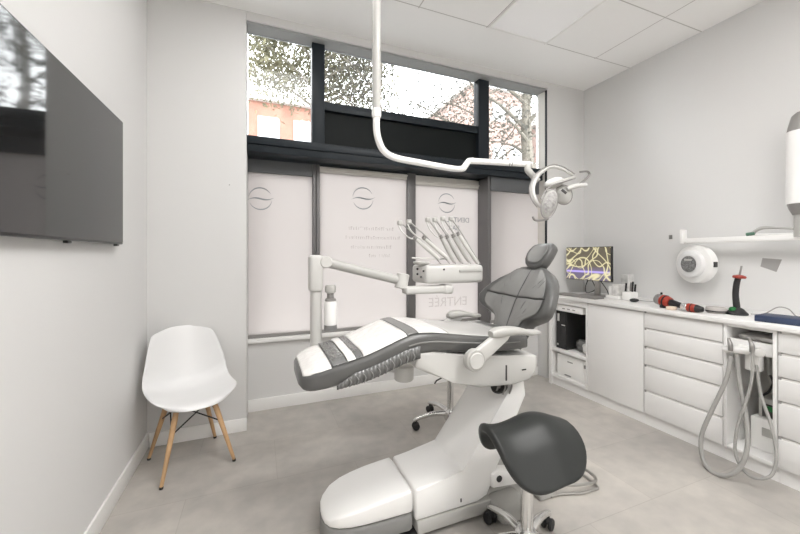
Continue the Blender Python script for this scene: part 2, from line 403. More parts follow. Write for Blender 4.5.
f.box(1.33, 1.415, YP - .03, YP + .03, .606, 2.10, .003); f.box(2.15, 2.185, 2.955, YP + .03, .606, 2.10, .003)
struct('trim_3', f, 'mull')
text_mesh('DENTAL', .072, 2.045, 1.632, YP - .002).build('name_print', 'logo', w4)
text_mesh('BAR', .072, 1.925, 1.548, YP - .002).build('name_print', 'logo', w4)
text_mesh('ENTR\u00c9E', .13, 2.02, .775, YP - .002).build('entry_print', 'faint', w4)
# illegible pale lines of print on the second frosted pane
f = MB(); rnd = random.Random(3)
for zc, xa, xb in ((1.537, .76, 1.19), (1.453, .73, 1.25), (1.365, .78, 1.19), (1.285, .95, 1.16)):
    x = xa
    while x < xb:
        w_ = rnd.choice((.006, .010, .014, .018)); h_ = rnd.choice((.022, .022, .03))
        if rnd.random() > .12: f.box(x, x + w_ * .6, YP - .002, YP - .0008, zc - .012, zc - .012 + h_)
        if rnd.random() > .5: f.box(x, x + w_, YP - .0024, YP - .0021, zc - .012 + h_ * .8, zc - .012 + h_)
        x += w_ + .006
f.build('small_print', 'faint', w3)

# ---- ceiling lights: one fixture near the window, the others added as fill
def ceil_light(x0, y0, label, m, z=CH):
    t = thing('ceiling_light', label, 'ceiling light', (x0 + .297, y0 + .297, z - .012), 'recessed ceiling light panels')
    a = MB(); w = .591
    a.box(x0 + .003, x0 + w, y0 + .003, y0 + .018, z - .012, z - .0005); a.box(x0 + .003, x0 + w, y0 + w - .015, y0 + w, z - .012, z - .0005)
    a.box(x0 + .003, x0 + .018, y0 + .018, y0 + w - .015, z - .012, z - .0005); a.box(x0 + w - .015, x0 + w, y0 + .018, y0 + w - .015, z - .012, z - .0005)
    a.build('frame', 'trimw', t); MB().box(x0 + .018, x0 + w - .015, y0 + .018, y0 + w - .015, z - .008, z - .0005).build('diffuser', m, t)
ceil_light(1.68, 1.719, 'square light panel set in the tiled ceiling near the window', 'led')
ceil_light(1.68 - .594 * 3, 1.719, 'added fill light panel in the ceiling above the white plastic chair', 'led_fill_dim')  # unseen panel added to brighten the left floor
for i, (cx, nm1) in enumerate(((.492, 'left'), (1.086, 'right'))):  # unseen panels added to raise the room brightness
    for j, nm2 in enumerate(('nearest the window', 'in the middle', 'at the far back')):
        ceil_light(cx, 1.719 - .594 * (2 + 2 * j), f'added fill light panel in the {nm1} row {nm2} of the room behind', 'led_fill')

# ================================================================== TELEVISION
t = thing('wall_television', 'large black flat television hung on the left wall', 'television', (XL + .04, 1.67, 1.35))
MB().box(XL + .0005, XL + .018, 1.35, 1.98, 1.46, 1.85, .004).build('wall_bracket', 'bezel', t)
MB().box(XL + .018, XL + .043, 1.10, 2.235, 1.352, 1.99, .004).build('case', 'bezel', t)
MB().box(XL + .043, XL + .0445, 1.106, 2.229, 1.362, 1.984).build('screen', 'screen', t)
for yy in (1.68, 2.17): MB().box(XL + .022, XL + .038, yy, yy + .03, 1.342, 1.352, .002).build('foot_bump', 'bezel', t)

# ================================================================== SHELL CHAIR
def shell_chair(loc, ang):
    t = thing('shell_chair', 'white moulded plastic chair on wooden legs in the corner by the left wall', 'chair', (0, 0, 0))
    prof = cat_rom([(.245, 0, .405), (.215, 0, .432), (.13, 0, .436), (0, 0, .420), (-.11, 0, .422), (-.175, 0, .462), (-.205, 0, .54), (-.235, 0, .64), (-.260, 0, .725), (-.280, 0, .785), (-.288, 0, .808)], 5)
    n = len(prof); hw = lerp_list([.150, .205, .230, .238, .240, .236, .224, .206, .188, .164, .125], n)
    P = []
    for i, p in enumerate(prof):
        f_ = i / (n - 1); seat = max(0, 1 - f_ / .5); back = 1 - seat
        r = []
        for k in range(25):
            u = -1 + k / 12; x = p.x; z = p.z; au = abs(u)
            z += au ** 2.6 * interp(f_, [(0, 0), (.1, .022), (.25, .048), (.4, .075), (.5, .088), (.6, .065), (.8, .02), (1, 0)])
            x += au ** 2.2 * interp(f_, [(0, 0), (.3, 0), (.4, .03), (.5, .075), (.6, .095), (.75, .085), (.9, .05), (1, .02)])
            if f_ < .22: x -= .075 * au ** 3.2 * (1 - f_ / .22)
            if f_ > .84: z -= .040 * au ** 4 * ((f_ - .84) / .16)
            r.append((x, u * hw[i], z))
        P.append(r)
    sh = MB().grid(P).build('seat_shell', 'shell', t, angle=80)
    md = sh.modifiers.new('thick', 'SOLIDIFY'); md.thickness = .009; md.offset = -1
    md = sh.modifiers.new('soft', 'SUBSURF'); md.levels = 1; md.render_levels = 1
    L = {}
    for sx in (1, -1):
        for sy in (1, -1):
            a = V(.105 * sx - .01, .095 * sy, .402); b_ = V(.192 * sx, .192 * sy, .012); L[sx, sy] = (a, b_)
            lg = MB().tube([b_, b_.lerp(a, .35), b_.lerp(a, .8), a], [.0095, .0125, .016, .013], 14).build('leg', 'wood', t)
            MB().lathe([(.009, -.0), (.0105, .002), (.0105, .014)], (b_.x, b_.y, 0), seg=14).build('foot_cap', 'rubber', lg)
            MB().tube([a - V(0, 0, .02), a + V(-.02 * sx, 0, .012)], .008, 8).build('bracket', 'rubber', t)
    w = MB()
    at_ = lambda k, f_: L[k][1].lerp(L[k][0], f_)
    for k1, k2 in (((1, 1), (1, -1)), ((-1, 1), (-1, -1)), ((1, 1), (-1, 1)), ((1, -1), (-1, -1))):
        w.tube([at_(k1, .62), at_(k2, 1.0)], .004, 8); w.tube([at_(k2, .62), at_(k1, 1.0)], .004, 8)
    w.build('wire_brace', 'rubber', t)
    t.location = loc; t.rotation_euler = (0, 0, ang); return t
shell_chair((-.395, 2.545, 0), math.radians(-68))

# ================================================================== DENTAL CHAIR
YC = 1.61
dc = thing('dental_chair', 'reclined grey leather dental chair on a white slanted base', 'dental chair', (.95, YC, 0))
def rrect(hw, hh, n=32, e=.35):
    out = []
    for k in range(n):
        a = 2 * PI * k / n; c_, s_ = math.cos(a), math.sin(a)
        out.append((hw * math.copysign(abs(c_) ** e, c_), hh * math.copysign(abs(s_) ** e, s_)))
    return out
# base : nose cover
def base_block(xs, zt, hw, z0, e=.22):
    rings = []
    for x, z, w in zip(xs, zt, hw):
        h = (z - z0) / 2
        rings.append([(x, YC + a, z0 + h + b_) for a, b_ in rrect(w, h, 36, e)])
    return rings
xs = [.262, .268, .285, .32, .37, .43, .50, .58, .640, .652]
zt = [.130, .142, .150, .172, .188, .200, .212, .221, .226, .215]
hw = [.020, .060, .092, .118, .134, .142, .146, .148, .149, .140]
MB().loft(base_block(xs, zt, [w_ + .002 for w_ in hw], .120)).build('nose_cover', 'white', dc, angle=50)
MB().loft(base_block([x - .004 for x in xs[:-1]] + [.652], [.120] * 10, [w - .002 for w in hw], .032, .3)).build('base_skirt', 'skirt', dc, angle=50)
MB().loft(base_block([.30, .32, .38, .5, 1.28, 1.30], [.02] * 6, [.05, .09, .125, .138, .138, .12], .0, .3)).build('base_foot', 'rubber', dc)
# rear base block rising into the slanted column
poly = [(.664, .078), (.664, .222), (.80, .236), (.925, .246), (1.205, .640), (1.29, .640), (1.30, .56), (1.10, .232), (1.06, .10), (1.0, .08)]
MB().prism(poly, 'xz', YC - .15, YC + .15, .012, 3).build('base_column', 'white', dc)
MB().prism([(YC - .162, .021), (YC - .152, .077), (YC + .152, .077), (YC + .162, .021)], 'yz', .672, 1.16, .006).build('base_body', 'greyw', dc)
MB().box(1.07, 1.25, YC - .255, YC - .10, .004, .085, .028, seg=4).build('base_outrigger', 'greyw', dc)
MB().box(1.04, 1.40, YC - .12, YC + .13, .012, .10, .02, seg=3).build('base_tail', 'greyw', dc)
MB().prism([(1.075, .135), (1.075, .205), (1.12, .215), (1.42, .15), (1.42, .10)], 'xz', YC - .165, YC - .10, .012).build('pedal_arm', 'white', dc)
MB().lathe([(.016, 0), (.016, .004)], (1.115, YC - .1655, .178), (0, -1, 0), 18).build('socket', 'rubber', dc)
MB().box(.90, .906, YC - .1535, YC - .149, .108, .124).build('clip', 'rubber', dc)
# cable bundle in the column mouth
cb = MB(); rnd = random.Random(5)
cb.lathe([(.042, 0), (.042, .012)], (1.155, YC - .115, .612), (-.45, -.2, .8), 22)
cb.build('cable_mouth', 'seam', dc)
cb = MB()
for i in range(9):
    x = 1.125 + .008 * i; y = YC - .14 + rnd.uniform(-.012, .03)
    cb.tube([(x, y, .585 + rnd.uniform(0, .01)), (x + .006, y - .012, .63), (x + .015, y + .01, .675)], .0045, 6, 4)
cb.build('cable', 'alu', dc)
# white seat frame
poly = [(.635, .800), (.640, .868), (.72, .868), (.80, .850), (.90, .832), (1.03, .815), (1.18, .800), (1.30, .792), (1.322, .775), (1.305, .700), (1.27, .668), (1.17, .655), (.97, .668), (.82, .715)]
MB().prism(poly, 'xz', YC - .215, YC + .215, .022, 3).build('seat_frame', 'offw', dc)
MB().box(1.115, 1.122, YC - .2185, YC - .214, .685, .76).build('cable_slot', 'seam', dc)
MB().box(1.215, 1.24, YC - .2175, YC - .214, .722, .728).build('badge', 'seam', dc)
# cushion under the patient (leg rest + seat)
topz = [(.152, .800), (.175, .822), (.21, .838), (.30, .858), (.40, .880), (.50, .915), (.58, .948), (.64, .962), (.72, .958), (.85, .938), (1.0, .915), (1.12, .905), (1.25, .90)]
hwx = [(.152, .11), (.165, .155), (.185, .185), (.23, .205), (.5, .212), (.8, .222), (1.1, .225), (1.25, .215)]
thk = [(.152, .05), (.17, .075), (.215, .095), (.45, .115), (.62, .122), (.75, .105), (1.0, .088), (1.25, .082)]
def sm(x, tab, d=.03): return (interp(x - d, tab) + 2 * interp(x, tab) + interp(x + d, tab)) / 4
def cush_ring(x, grow=0, n=44, lo=None):
    z = sm(x, topz); h = interp(x, thk) / 2; w = interp(x, hwx)
    return [(x, YC + a, z - h + b_) for a, b_ in rrect(w + grow, h + grow, n, .42)]
xs = [.153, .158, .166, .176, .19] + [.21 + .04 * i for i in range(27)]
MB().loft([cush_ring(x) for x in xs]).build('seat_cushion', 'leather', dc, angle=60)
# piping along the near and far upper edges
for s_ in (-1, 1):
    P = []
    for x in [.60 + .05 * i for i in range(13)]:
        P.append((x, YC + s_ * (interp(x, hwx) + .001), sm(x, topz) - interp(x, thk) * .42))
    MB().tube(P, .004, 6, 3).build('piping', 'leather2', dc)
# protective foot film: strips lying on the cushion
def film(x0, x1, a0, a1, m, name, grow=.0025, wob=0.0, steps=14):
    rings = []; rn = random.Random(int(x0 * 1000))
    for i in range(steps + 1):
        x = x0 + (x1 - x0) * i / steps; r = []
        z = sm(x, topz); h = interp(x, thk) / 2; w = interp(x, hwx)
        for k in range(33):
            a = a0 + (a1 - a0) * k / 32; c_, q = math.cos(a), math.sin(a); g = grow + rn.uniform(0, wob)
            r.append((x, YC + (w + g) * math.copysign(abs(c_) ** .42, c_), z - h + (h + g) * math.copysign(abs(q) ** .42, q)))
        rings.append(r)
    o = MB().grid(rings).build(name, m, dc, angle=70); md = o.modifiers.new('t', 'SOLIDIFY'); md.thickness = .0012; return o
UA, UB = .62, PI - .62
film(.164, .272, UA - .1, UB + .1, 'sheet', 'foot_film')
film(.276, .335, UA, UB, 'clearcover', 'foot_film', .003, .003)
film(.338, .372, UA, UB, 'sheet', 'foot_film', .006, .002)
film(.375, .402, UA, UB, 'clearcover', 'foot_film', .004, .003)
film(.405, .60, UA, UB, 'sheet', 'foot_film', .0035, .003)
film(.603, .655, UA + .05, UB - .05, 'leather2', 'fabric_band', .0045, .001)
film(.657, .80, UA + .05, UB - .05, 'sheet', 'fabric_band', .003, .001)
film(.803, 1.18, UA + .05, UB - .05, 'leather_sheen', 'seat_top', .002, .0)  # seat top paled: window reflection carried by the colour
# gathered clear film hanging on the near side
rings = []
for i in range(81):
    x = .29 + .365 * i / 80; ta_ = min(1, .35 + i / 25); z = sm(x, topz); h = interp(x, thk); w = interp(x, hwx)
    pl = .004 * math.sin(i * 1.7)
    rings.append([(x, YC - w - .004 - max(0, pl), z - h * (.97 - .46 * ta_ * (1 - q))) for q in (0, .5, 1.0)])
o = MB().grid(rings).build('side_film', 'clearcover', dc, angle=70); md = o.modifiers.new('t', 'SOLIDIFY'); md.thickness = .001
for i in range(10):
    x = .335 + .031 * i; z = sm(x, topz); h = interp(x, thk); w = interp(x, hwx)
    MB().tube([(x, YC - w - .007, z - h * .62), (x + .012, YC - w - .009, z - h * .80), (x + .005, YC - w - .006, z - h * .98)], [.0015, .0035, .0015], 6, 3).build('film_gather', 'clearcover2', dc)
# backrest
S0 = V(1.270, YC, .88); SD = V(.49, 0, .872).normalized(); ND = V(-SD.z, 0, SD.x); LD = V(0, 1, 0)
def bp(l, s, n): return S0 + SD * s + LD * l + ND * n
back_w = [(-.07, .085), (-.04, .108), (0, .122), (.05, .136), (.075, .15), (.092, .20), (.108, .262), (.13, .292), (.17, .300), (.21, .288), (.26, .262), (.31, .225), (.35, .182), (.38, .140), (.40, .100), (.408, .060)]
def front_n(l, s):
    w = interp(s, back_w); bend = 1.05 * max(0, abs(l) - .05) ** 2 * (1.0 if s > .09 else .4)
    crown = -.03 * ((s - .2) / .25) ** 2
    return bend + crown + .012 * math.exp(-((abs(l) - .09) / .05) ** 2)
rings = []
for s, w in back_w:
    th = .042 if s < .38 else .042 - (s - .38) * .8
    r = []
    for a, b_ in rrect(w, th, 48, .5):
        r.append(bp(a, s, front_n(a, s) - th + b_))
    rings.append(r)
br = MB().loft(rings).build('backrest', 'leather', dc, angle=60)
def on_back(l, s, lift=.001): return bp(l, s, front_n(l, s) + lift)
# paler upholstered front panels (left and right halves, upper and lower)
def panel(s0, s1, f0, f1, name):
    P = []
    for i in range(13):
        s = s0 + (s1 - s0) * i / 12; w = interp(s, back_w) * .80 - .004; row = []
        for k in range(13):
            l = (f0 + (f1 - f0) * k / 12) * w
            puff = .006 * math.sin(PI * i / 12) ** .5 * math.sin(PI * k / 12) ** .5
            row.append(on_back(l, s, .0012 + puff + .0012 * math.sin(k * 2.1 + i * .7)))
        P.append(row)
    o = MB().grid(P).build(name, 'leather2', br, angle=70); md = o.modifiers.new('t', 'SOLIDIFY'); md.thickness = .002
    md = o.modifiers.new('s', 'SUBSURF'); md.levels = 1; md.render_levels = 1
for f0, f1 in ((-1, -.015), (.015, 1)):
    panel(-.05, .198, f0, f1, 'lower_panel'); panel(.206, .385, f0, f1, 'upper_panel')
MB().tube([on_back(0, -.05 + .01 * i, .001) for i in range(45)], .0034, 6).build('center_seam', 'seam', br)
MB().tube([on_back(-.24 + .01 * i, .202, .001) for i in range(49)], .0028, 6).build('cross_seam', 'seam', br)
for l, s, dl in ((-.10, .24, .03), (-.12, .27, .03), (-.14, .25, .03), (-.08, .12, .02), (-.10, .09, .03), (.09, .28, -.03), (.12, .24, -.02), (.08, .13, -.02)):
    MB().tube([on_back(l, s, .006), on_back(l - dl * .5, s + .03, .0075), on_back(l - dl, s + .065, .006)], [.0006, .0028, .0006], 6, 4).build('crease', 'leather', br)
# headrest
H0 = V(1.502, YC - .012, 1.205); HD = V(.60, 0, .80).normalized(); HN = V(-HD.z, 0, HD.x)
rings = []
for s, w in [(-.005, .026), (.004, .052), (.018, .070), (.045, .084), (.08, .091), (.115, .089), (.145, .080), (.165, .060), (.176, .030)]:
    th = .036 * min(1, w / .08) ** .6
    rings.append([H0 + HD * s + LD * a + HN * (b_ + 3.2 * a * a + .012) for a, b_ in rrect(w, th, 40, .55)])
hr = MB().loft(rings).build('headrest', 'leather', dc, angle=60)
P = []
for i in range(11):
    s = .022 + .128 * i / 10; w = .073 * math.sin(PI * (.12 + .76 * i / 10)) ** .6
    P.append([H0 + HD * s + LD * (w * (-1 + k / 5)) + HN * (.012 + .0365 + 3.2 * (w * (-1 + k / 5)) ** 2) for k in range(11)])
o = MB().grid(P).build('headrest_pad', 'leather2', hr, angle=70); md = o.modifiers.new('t', 'SOLIDIFY'); md.thickness = .002
MB().tube([H0 + HD * .05 + HN * -.02, bp(0, .33, -.075)], .014, 10).build('headrest_stem', 'steel', dc)
MB().tube([bp(0, .36, -.075), bp(0, .1, -.085), bp(0, -.06, -.08), (1.22, YC, .76)], [.035, .05, .05, .04], 12, 4).build('back_support', 'greyw', dc)
# armrests
def armrest(y0, s_, hub, pad0, pad1, z_t):
    a = MB().lathe([(.047, 0), (.05, .004), (.05, .03), (.046, .034)], (hub[0], y0, hub[1]), (0, s_, 0), 28).build('armrest_hub', 'greyw', dc)
    MB().lathe([(.036, .0), (.038, .002), (.034, .006)], (hub[0], y0 + s_ * .034, hub[1]), (0, s_, 0), 24).build('hub_cap', 'offw', a)
    ym = y0 + s_ * .018
    lk = [(hub[0] - .022, hub[1] + .03), (pad0 + .03, z_t - .020), (pad0 + .125, z_t - .018), (pad0 + .085, z_t - .052), (hub[0] + .036, hub[1] - .022)]
    MB().prism(lk, 'xz', y0 + s_ * .002, y0 + s_ * .032, .008, 3).build('armrest_link', 'offw', dc)
    rings = []
    for i in range(15):
        t = i / 14; x = pad0 + (pad1 - pad0) * t
        w = .038 * (math.sin(PI * (.08 + .84 * t)) ** .45); h = .026 * (1 - .60 * t) * min(1, .5 + t * 5)
        zc = z_t - .022 + .024 * math.sin(PI * min(1, t * 1.2)) * .6 - .016 * t + (.004 if t > .8 else 0)
        rings.append([(x, ym + a_, zc + b_) for a_, b_ in rrect(w, h, 20, .7)])
    MB().loft(rings).build('armrest_pad', 'greyw', dc, angle=60)
armrest(YC - .262, -1, (.893, .828), .98, 1.255, .958)
armrest(YC + .262, 1, (.97, .80), 1.075, 1.305, .945)

# ================================================================== DELIVERY UNIT (post, arms, instrument table)
YD = 1.97
du = thing('delivery_unit', 'white instrument table on a jointed arm and post behind the dental chair', 'dental unit', (.36, YD, .75))
px = at(316, 300, Y=YD).x
zt_ = at(316, 255, Y=YD).z; zj = at(316, 292, Y=YD).z
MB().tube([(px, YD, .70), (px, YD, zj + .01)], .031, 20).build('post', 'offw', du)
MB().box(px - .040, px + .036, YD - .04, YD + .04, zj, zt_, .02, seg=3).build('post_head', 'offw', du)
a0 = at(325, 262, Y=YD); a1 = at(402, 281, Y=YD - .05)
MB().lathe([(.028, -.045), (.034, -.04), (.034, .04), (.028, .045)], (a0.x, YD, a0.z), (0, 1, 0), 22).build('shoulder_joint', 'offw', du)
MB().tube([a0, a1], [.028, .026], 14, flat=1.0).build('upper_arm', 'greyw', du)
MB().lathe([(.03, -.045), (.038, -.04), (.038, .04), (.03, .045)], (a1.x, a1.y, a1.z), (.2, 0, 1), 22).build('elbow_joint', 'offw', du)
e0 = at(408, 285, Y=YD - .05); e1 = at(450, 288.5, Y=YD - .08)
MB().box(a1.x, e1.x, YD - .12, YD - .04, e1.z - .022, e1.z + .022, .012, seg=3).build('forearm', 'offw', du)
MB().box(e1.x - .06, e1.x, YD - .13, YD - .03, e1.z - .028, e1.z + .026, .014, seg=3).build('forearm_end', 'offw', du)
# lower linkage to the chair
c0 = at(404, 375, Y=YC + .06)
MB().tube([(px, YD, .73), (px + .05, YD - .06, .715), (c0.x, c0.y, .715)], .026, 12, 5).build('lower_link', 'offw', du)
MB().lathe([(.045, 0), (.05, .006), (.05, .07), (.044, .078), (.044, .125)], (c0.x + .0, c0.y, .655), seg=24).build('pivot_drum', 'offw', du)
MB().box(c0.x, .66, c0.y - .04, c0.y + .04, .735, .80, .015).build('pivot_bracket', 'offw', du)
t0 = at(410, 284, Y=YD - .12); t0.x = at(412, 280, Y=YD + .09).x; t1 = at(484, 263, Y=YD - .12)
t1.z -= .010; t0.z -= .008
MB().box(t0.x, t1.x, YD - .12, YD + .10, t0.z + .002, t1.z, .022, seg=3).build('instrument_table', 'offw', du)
MB().box(t0.x + .22, t1.x - .02, YD - .125, YD - .118, t1.z - .045, t1.z - .028, .002).build('table_groove', 'greyw', du)
for u, v in ((417.5, 269), (417.5, 274), (421, 277), (423.5, 271), (444, 269.5)):
    q = at(u, v, Y=YD - .121); MB().lathe([(.0065, 0), (.0065, .003), (.005, .004)], (q.x, YD - .119, q.z), (0, -1, 0), 12).build('button', 'seam', du)
q = at(420, 259, Y=YD); MB().lathe([(.03, 0), (.05, .012), (.052, .02), (.045, .022)], (q.x, YD - .02, t1.z - .001), seg=20).build('cup_holder', 'offw', du)
MB().tube([at(412, 258, Y=YD), at(447, 259, Y=YD - .02)], .005, 8).build('handle_rail', 'steel', du)
IN = [((400, 222), (415, 238), (439, 259), 'leftmost of the two', 0), ((409, 221), (424, 238), (448, 259), 'right one of the two', 1),
      ((428, 219), (441, 237), (454, 262), 'leftmost of the four', 2), ((435, 219), (447, 237), (461, 262), 'second from left of the four', 3),
      ((443, 218), (453, 236), (469, 262), 'third from left of the four', 4), ((451, 218), (458, 234), (478, 264), 'rightmost of the four', 5)]
for head, neck, tip, lab, k in IN:
    yy = YD - .02 - .012 * (k % 3)
    h_, n_, p_ = at(*head, Y=yy + .05), at(*neck, Y=yy + .01), at(*tip, Y=yy)
    base = at(tip[0] + 2, 264, Y=yy + .06)
    wp = MB(); wp.tube([base, base.lerp(h_, .5) + V(.015, .03, .02), h_ + V(.012, .01, -.006)], .0045, 8, 6); wp.build('whip_arm', 'greyw', du)
    MB().box(h_.x - .016, h_.x + .016, h_.y - .012, h_.y + .012, h_.z - .022, h_.z + .010, .008, seg=3).build('whip_joint', 'greyw', du)
    MB().tube([h_ + V(-.012, 0, -.012), h_.lerp(n_, .3) + V(-.022, -.012, -.03), h_.lerp(n_, .75) + V(-.014, -.010, -.026), n_], .0042, 8, 6).build('whip_hose', 'offw', du)
    g = thing('dental_handpiece', f'slim grey dental handpiece, {lab} at the instrument table\'s {"left" if k < 2 else "right"} end', 'handpiece', p_, 'handpieces on the instrument table')
    d_ = (p_ - n_).normalized()
    MB().tube([n_ - d_ * .004, n_ + d_ * .02, n_.lerp(p_, .5), n_.lerp(p_, .85), p_], [.007, .0115, .0135, .0125, .009], 12).build('handle', 'handgrey' if k in (0, 1, 5) else 'greyw', g)
    MB().tube([n_ - d_ * .012, n_ + d_ * .01], .0125, 12).build('coupling', 'greymetal', g)
# water bottle on the post
q = at(330.5, 330, Y=YD - .03)
wbt = thing('water_bottle', 'white water bottle with a grey cap hanging beside the unit post', 'bottle', q)
bx = q.x; by = YD - .03; z0 = at(330, 330, Y=by).z; z1 = at(330, 301, Y=by).z; z2 = at(330, 285, Y=by).z
MB().lathe([(.026, z0), (.033, z0 + .008), (.035, z0 + .03), (.035, z1 - .01), (.032, z1)], (bx, by, 0), seg=24).build('bottle_body', 'white', wbt)
MB().lathe([(.0345, z0 + .002), (.0356, z0 + .01), (.0356, z0 + .03)], (bx, by, 0), seg=24).build('bottle_foot', 'skirt', wbt)
MB().lathe([(.03, z1), (.03, z1 + .012), (.020, z1 + .016), (.018, z1 + .055)], (bx, by, 0), seg=20).build('bottle_neck', 'alu', wbt)
MB().lathe([(.020, z2 - .045), (.029, z2 - .040), (.030, z2 - .008), (.024, z2)], (bx, by, 0), seg=24).build('bottle_cap', 'greyw', wbt)

# ================================================================== OPERATING LAMP
YO = 1.80
pp = at(376.5, 60, Y=YO)
ol = thing('operating_lamp', 'white dental operating lamp on a curved arm hanging from the ceiling', 'lamp', (pp.x, YO, CH))
MB().lathe([(.06, 0), (.06, .02), (.04, .03)], (pp.x, YO, CH - .0305), seg=24).build('ceiling_plate', 'white', ol)
zj = at(376.5, 112, Y=YO).z
MB().tube([(pp.x, YO, CH - .002), (pp.x, YO, zj)], .0235, 20).build('pole', 'greyw', ol)
MB().lathe([(.023, 0), (.025, .01), (.025, .045), (.02, .05)], (pp.x, YO, zj - .03), seg=20).build('pole_collar', 'white', ol)
def yl(u): return YO + .16 * max(0, min(1, (u - 378) / 80))
pts = [(pp.x, YO, zj), (pp.x, YO, at(377, 128, Y=YO).z), at(378.5, 140, Y=YO), at(384, 151, Y=yl(384)), at(396, 158, Y=yl(396)), at(424, 163.5, Y=yl(424)), at(452, 168.5, Y=yl(452)), at(462, 169, Y=yl(462))]
MB().tube(pts, .0185, 14, 6).build('curved_arm', 'white', ol)
k0 = at(462, 168.5, Y=1.96); k1 = at(470, 161, Y=1.95)
MB().tube([k0, k0 + V(.012, 0, .004), k1 + V(-.012, 0, -.004), k1, k1 + V(.02, -.01, .002)], [.019, .021, .019, .019, .019], 14, 4).build('arm_joint', 'white', ol)
l0 = k1 + V(.01, -.005, 0); l1 = at(532, 164.5, Y=1.78)
MB().tube([l0, l0.lerp(l1, .3), l0.lerp(l1, .9), l1], [.02, .019, .0185, .016], 14).build('spring_arm', 'white', ol)
for f_ in (.62, .66): 
    q = l0.lerp(l1, f_); MB().tube([q, q + (l1 - l0) * .012], .0205, 14).build('arm_band', 'alu', ol)
# drop yoke
kb = at(528, 170, Y=1.775); kc = at(538, 181, Y=1.76)
MB().tube([l1 + V(-.02, 0, 0), kb, kc], [.018, .022, .019], 14, 4).build('drop_joint', 'greyw', ol)
def LP(u, v, y): return at(u, v, Y=y)
ring = [(574, 176.5, 1.66), (563, 169.5, 1.70), (552, 167, 1.735), (543, 170.5, 1.75), (536, 178, 1.755), (532.5, 189, 1.745), (535, 200, 1.72), (540.5, 207.5, 1.70)]
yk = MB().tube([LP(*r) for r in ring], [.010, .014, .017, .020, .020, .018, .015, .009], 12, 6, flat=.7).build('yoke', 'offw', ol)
MB().tube([LP(u + (.9 if u > 545 else -1.6), v - 2.4, y - .012) if u > 545 else LP(u - 3.0, v, y - .012) for u, v, y in ring], .0042, 8, 6).build('yoke_trim', 'greymetal', yk)
# lamp head: white rear dome, two reflector petals, handle bar
hc = LP(553, 190, 1.69)
def petal(u, v, y, rx, rz, tilt, yaw_, m_face, name):
    c_ = LP(u, v, y); mt = Matrix.Rotation(yaw_, 3, 'Z') @ Matrix.Rotation(tilt, 3, 'Y')
    o = MB().ell(c_, rx, .03, rz, mt, 28, 14).build(name, 'greyw', ol)
    n = mt @ V(0, -1, 0)
    P = []
    for j in range(8):
        rr_ = .02 + .78 * j / 7; P.append([c_ + mt @ V(rx * rr_ * math.cos(2 * PI * k / 24), -.0315 * math.sqrt(max(0, 1 - rr_ * rr_)) - .001, rz * rr_ * math.sin(2 * PI * k / 24)) for k in range(25)])
    MB().grid(P).build('reflector_face', m_face, o)
    MB().tube([c_ + mt @ V(rx * 1.0 * math.cos(2 * PI * k / 28), -.006, rz * 1.0 * math.sin(2 * PI * k / 28)) for k in range(28)], .0045, 8, closed=True).build('reflector_rim', 'greymetal', o)
    return o
M['reflector'] = mat('reflector', (.42, .41, .40), .3, bump=.9, bscale=70, var=.4, vscale=60)
petal(549, 204, 1.66, .046, .092, math.radians(16), math.radians(-22), 'reflector', 'reflector_petal')
petal(563, 195, 1.70, .055, .062, math.radians(-10), math.radians(-22), 'greyw', 'reflector_petal')
MB().ell(LP(554, 183, 1.72), .066, .042, .034, Matrix.Rotation(math.radians(-22), 3, 'Z') @ Matrix.Rotation(math.radians(-18), 3, 'Y'), 24, 12).build('head_dome', 'offw', ol)
MB().tube([LP(556, 184, 1.68), LP(566, 180, 1.66), LP(574, 177.5, 1.655)], [.008, .010, .012], 10, 4).build('head_bar', 'greyw', ol)
MB().tube([LP(541, 199, 1.645), LP(547, 189, 1.645), LP(556, 184, 1.65), LP(566, 181, 1.65), LP(575, 178, 1.655)], .0055, 8, 5).build('rim', 'alu', ol)
q = LP(564, 191.5, 1.655); MB().box(-.019, .019, -.004, .004, -.008, .008, .002, Matrix.Translation(q) @ Matrix.Rotation(math.radians(-22), 4, 'Z') @ Matrix.Rotation(math.radians(40), 4, 'Y')).build('switch', 'seam', ol)
MB().tube([LP(567, 189, 1.66), LP(576, 186, 1.65), LP(586, 185, 1.645)], [.012, .015, .014], 12, 4).build('handle', 'offw', ol)
MB().tube([LP(580, 184, 1.65), LP(586, 179, 1.65), LP(589.5, 174.5, 1.65), LP(587, 171.5, 1.65), LP(580, 172, 1.65)], [.008, .008, .008, .007, .006], 10, 5).build('handle_hook', 'greymetal', ol)
MB().tube([LP(548, 219, 1.66), LP(541, 220.5, 1.655), LP(535, 220, 1.65), LP(532.5, 216.5, 1.65)], [.006, .007, .007, .006], 10, 5).build('handle_hook', 'greymetal', ol)

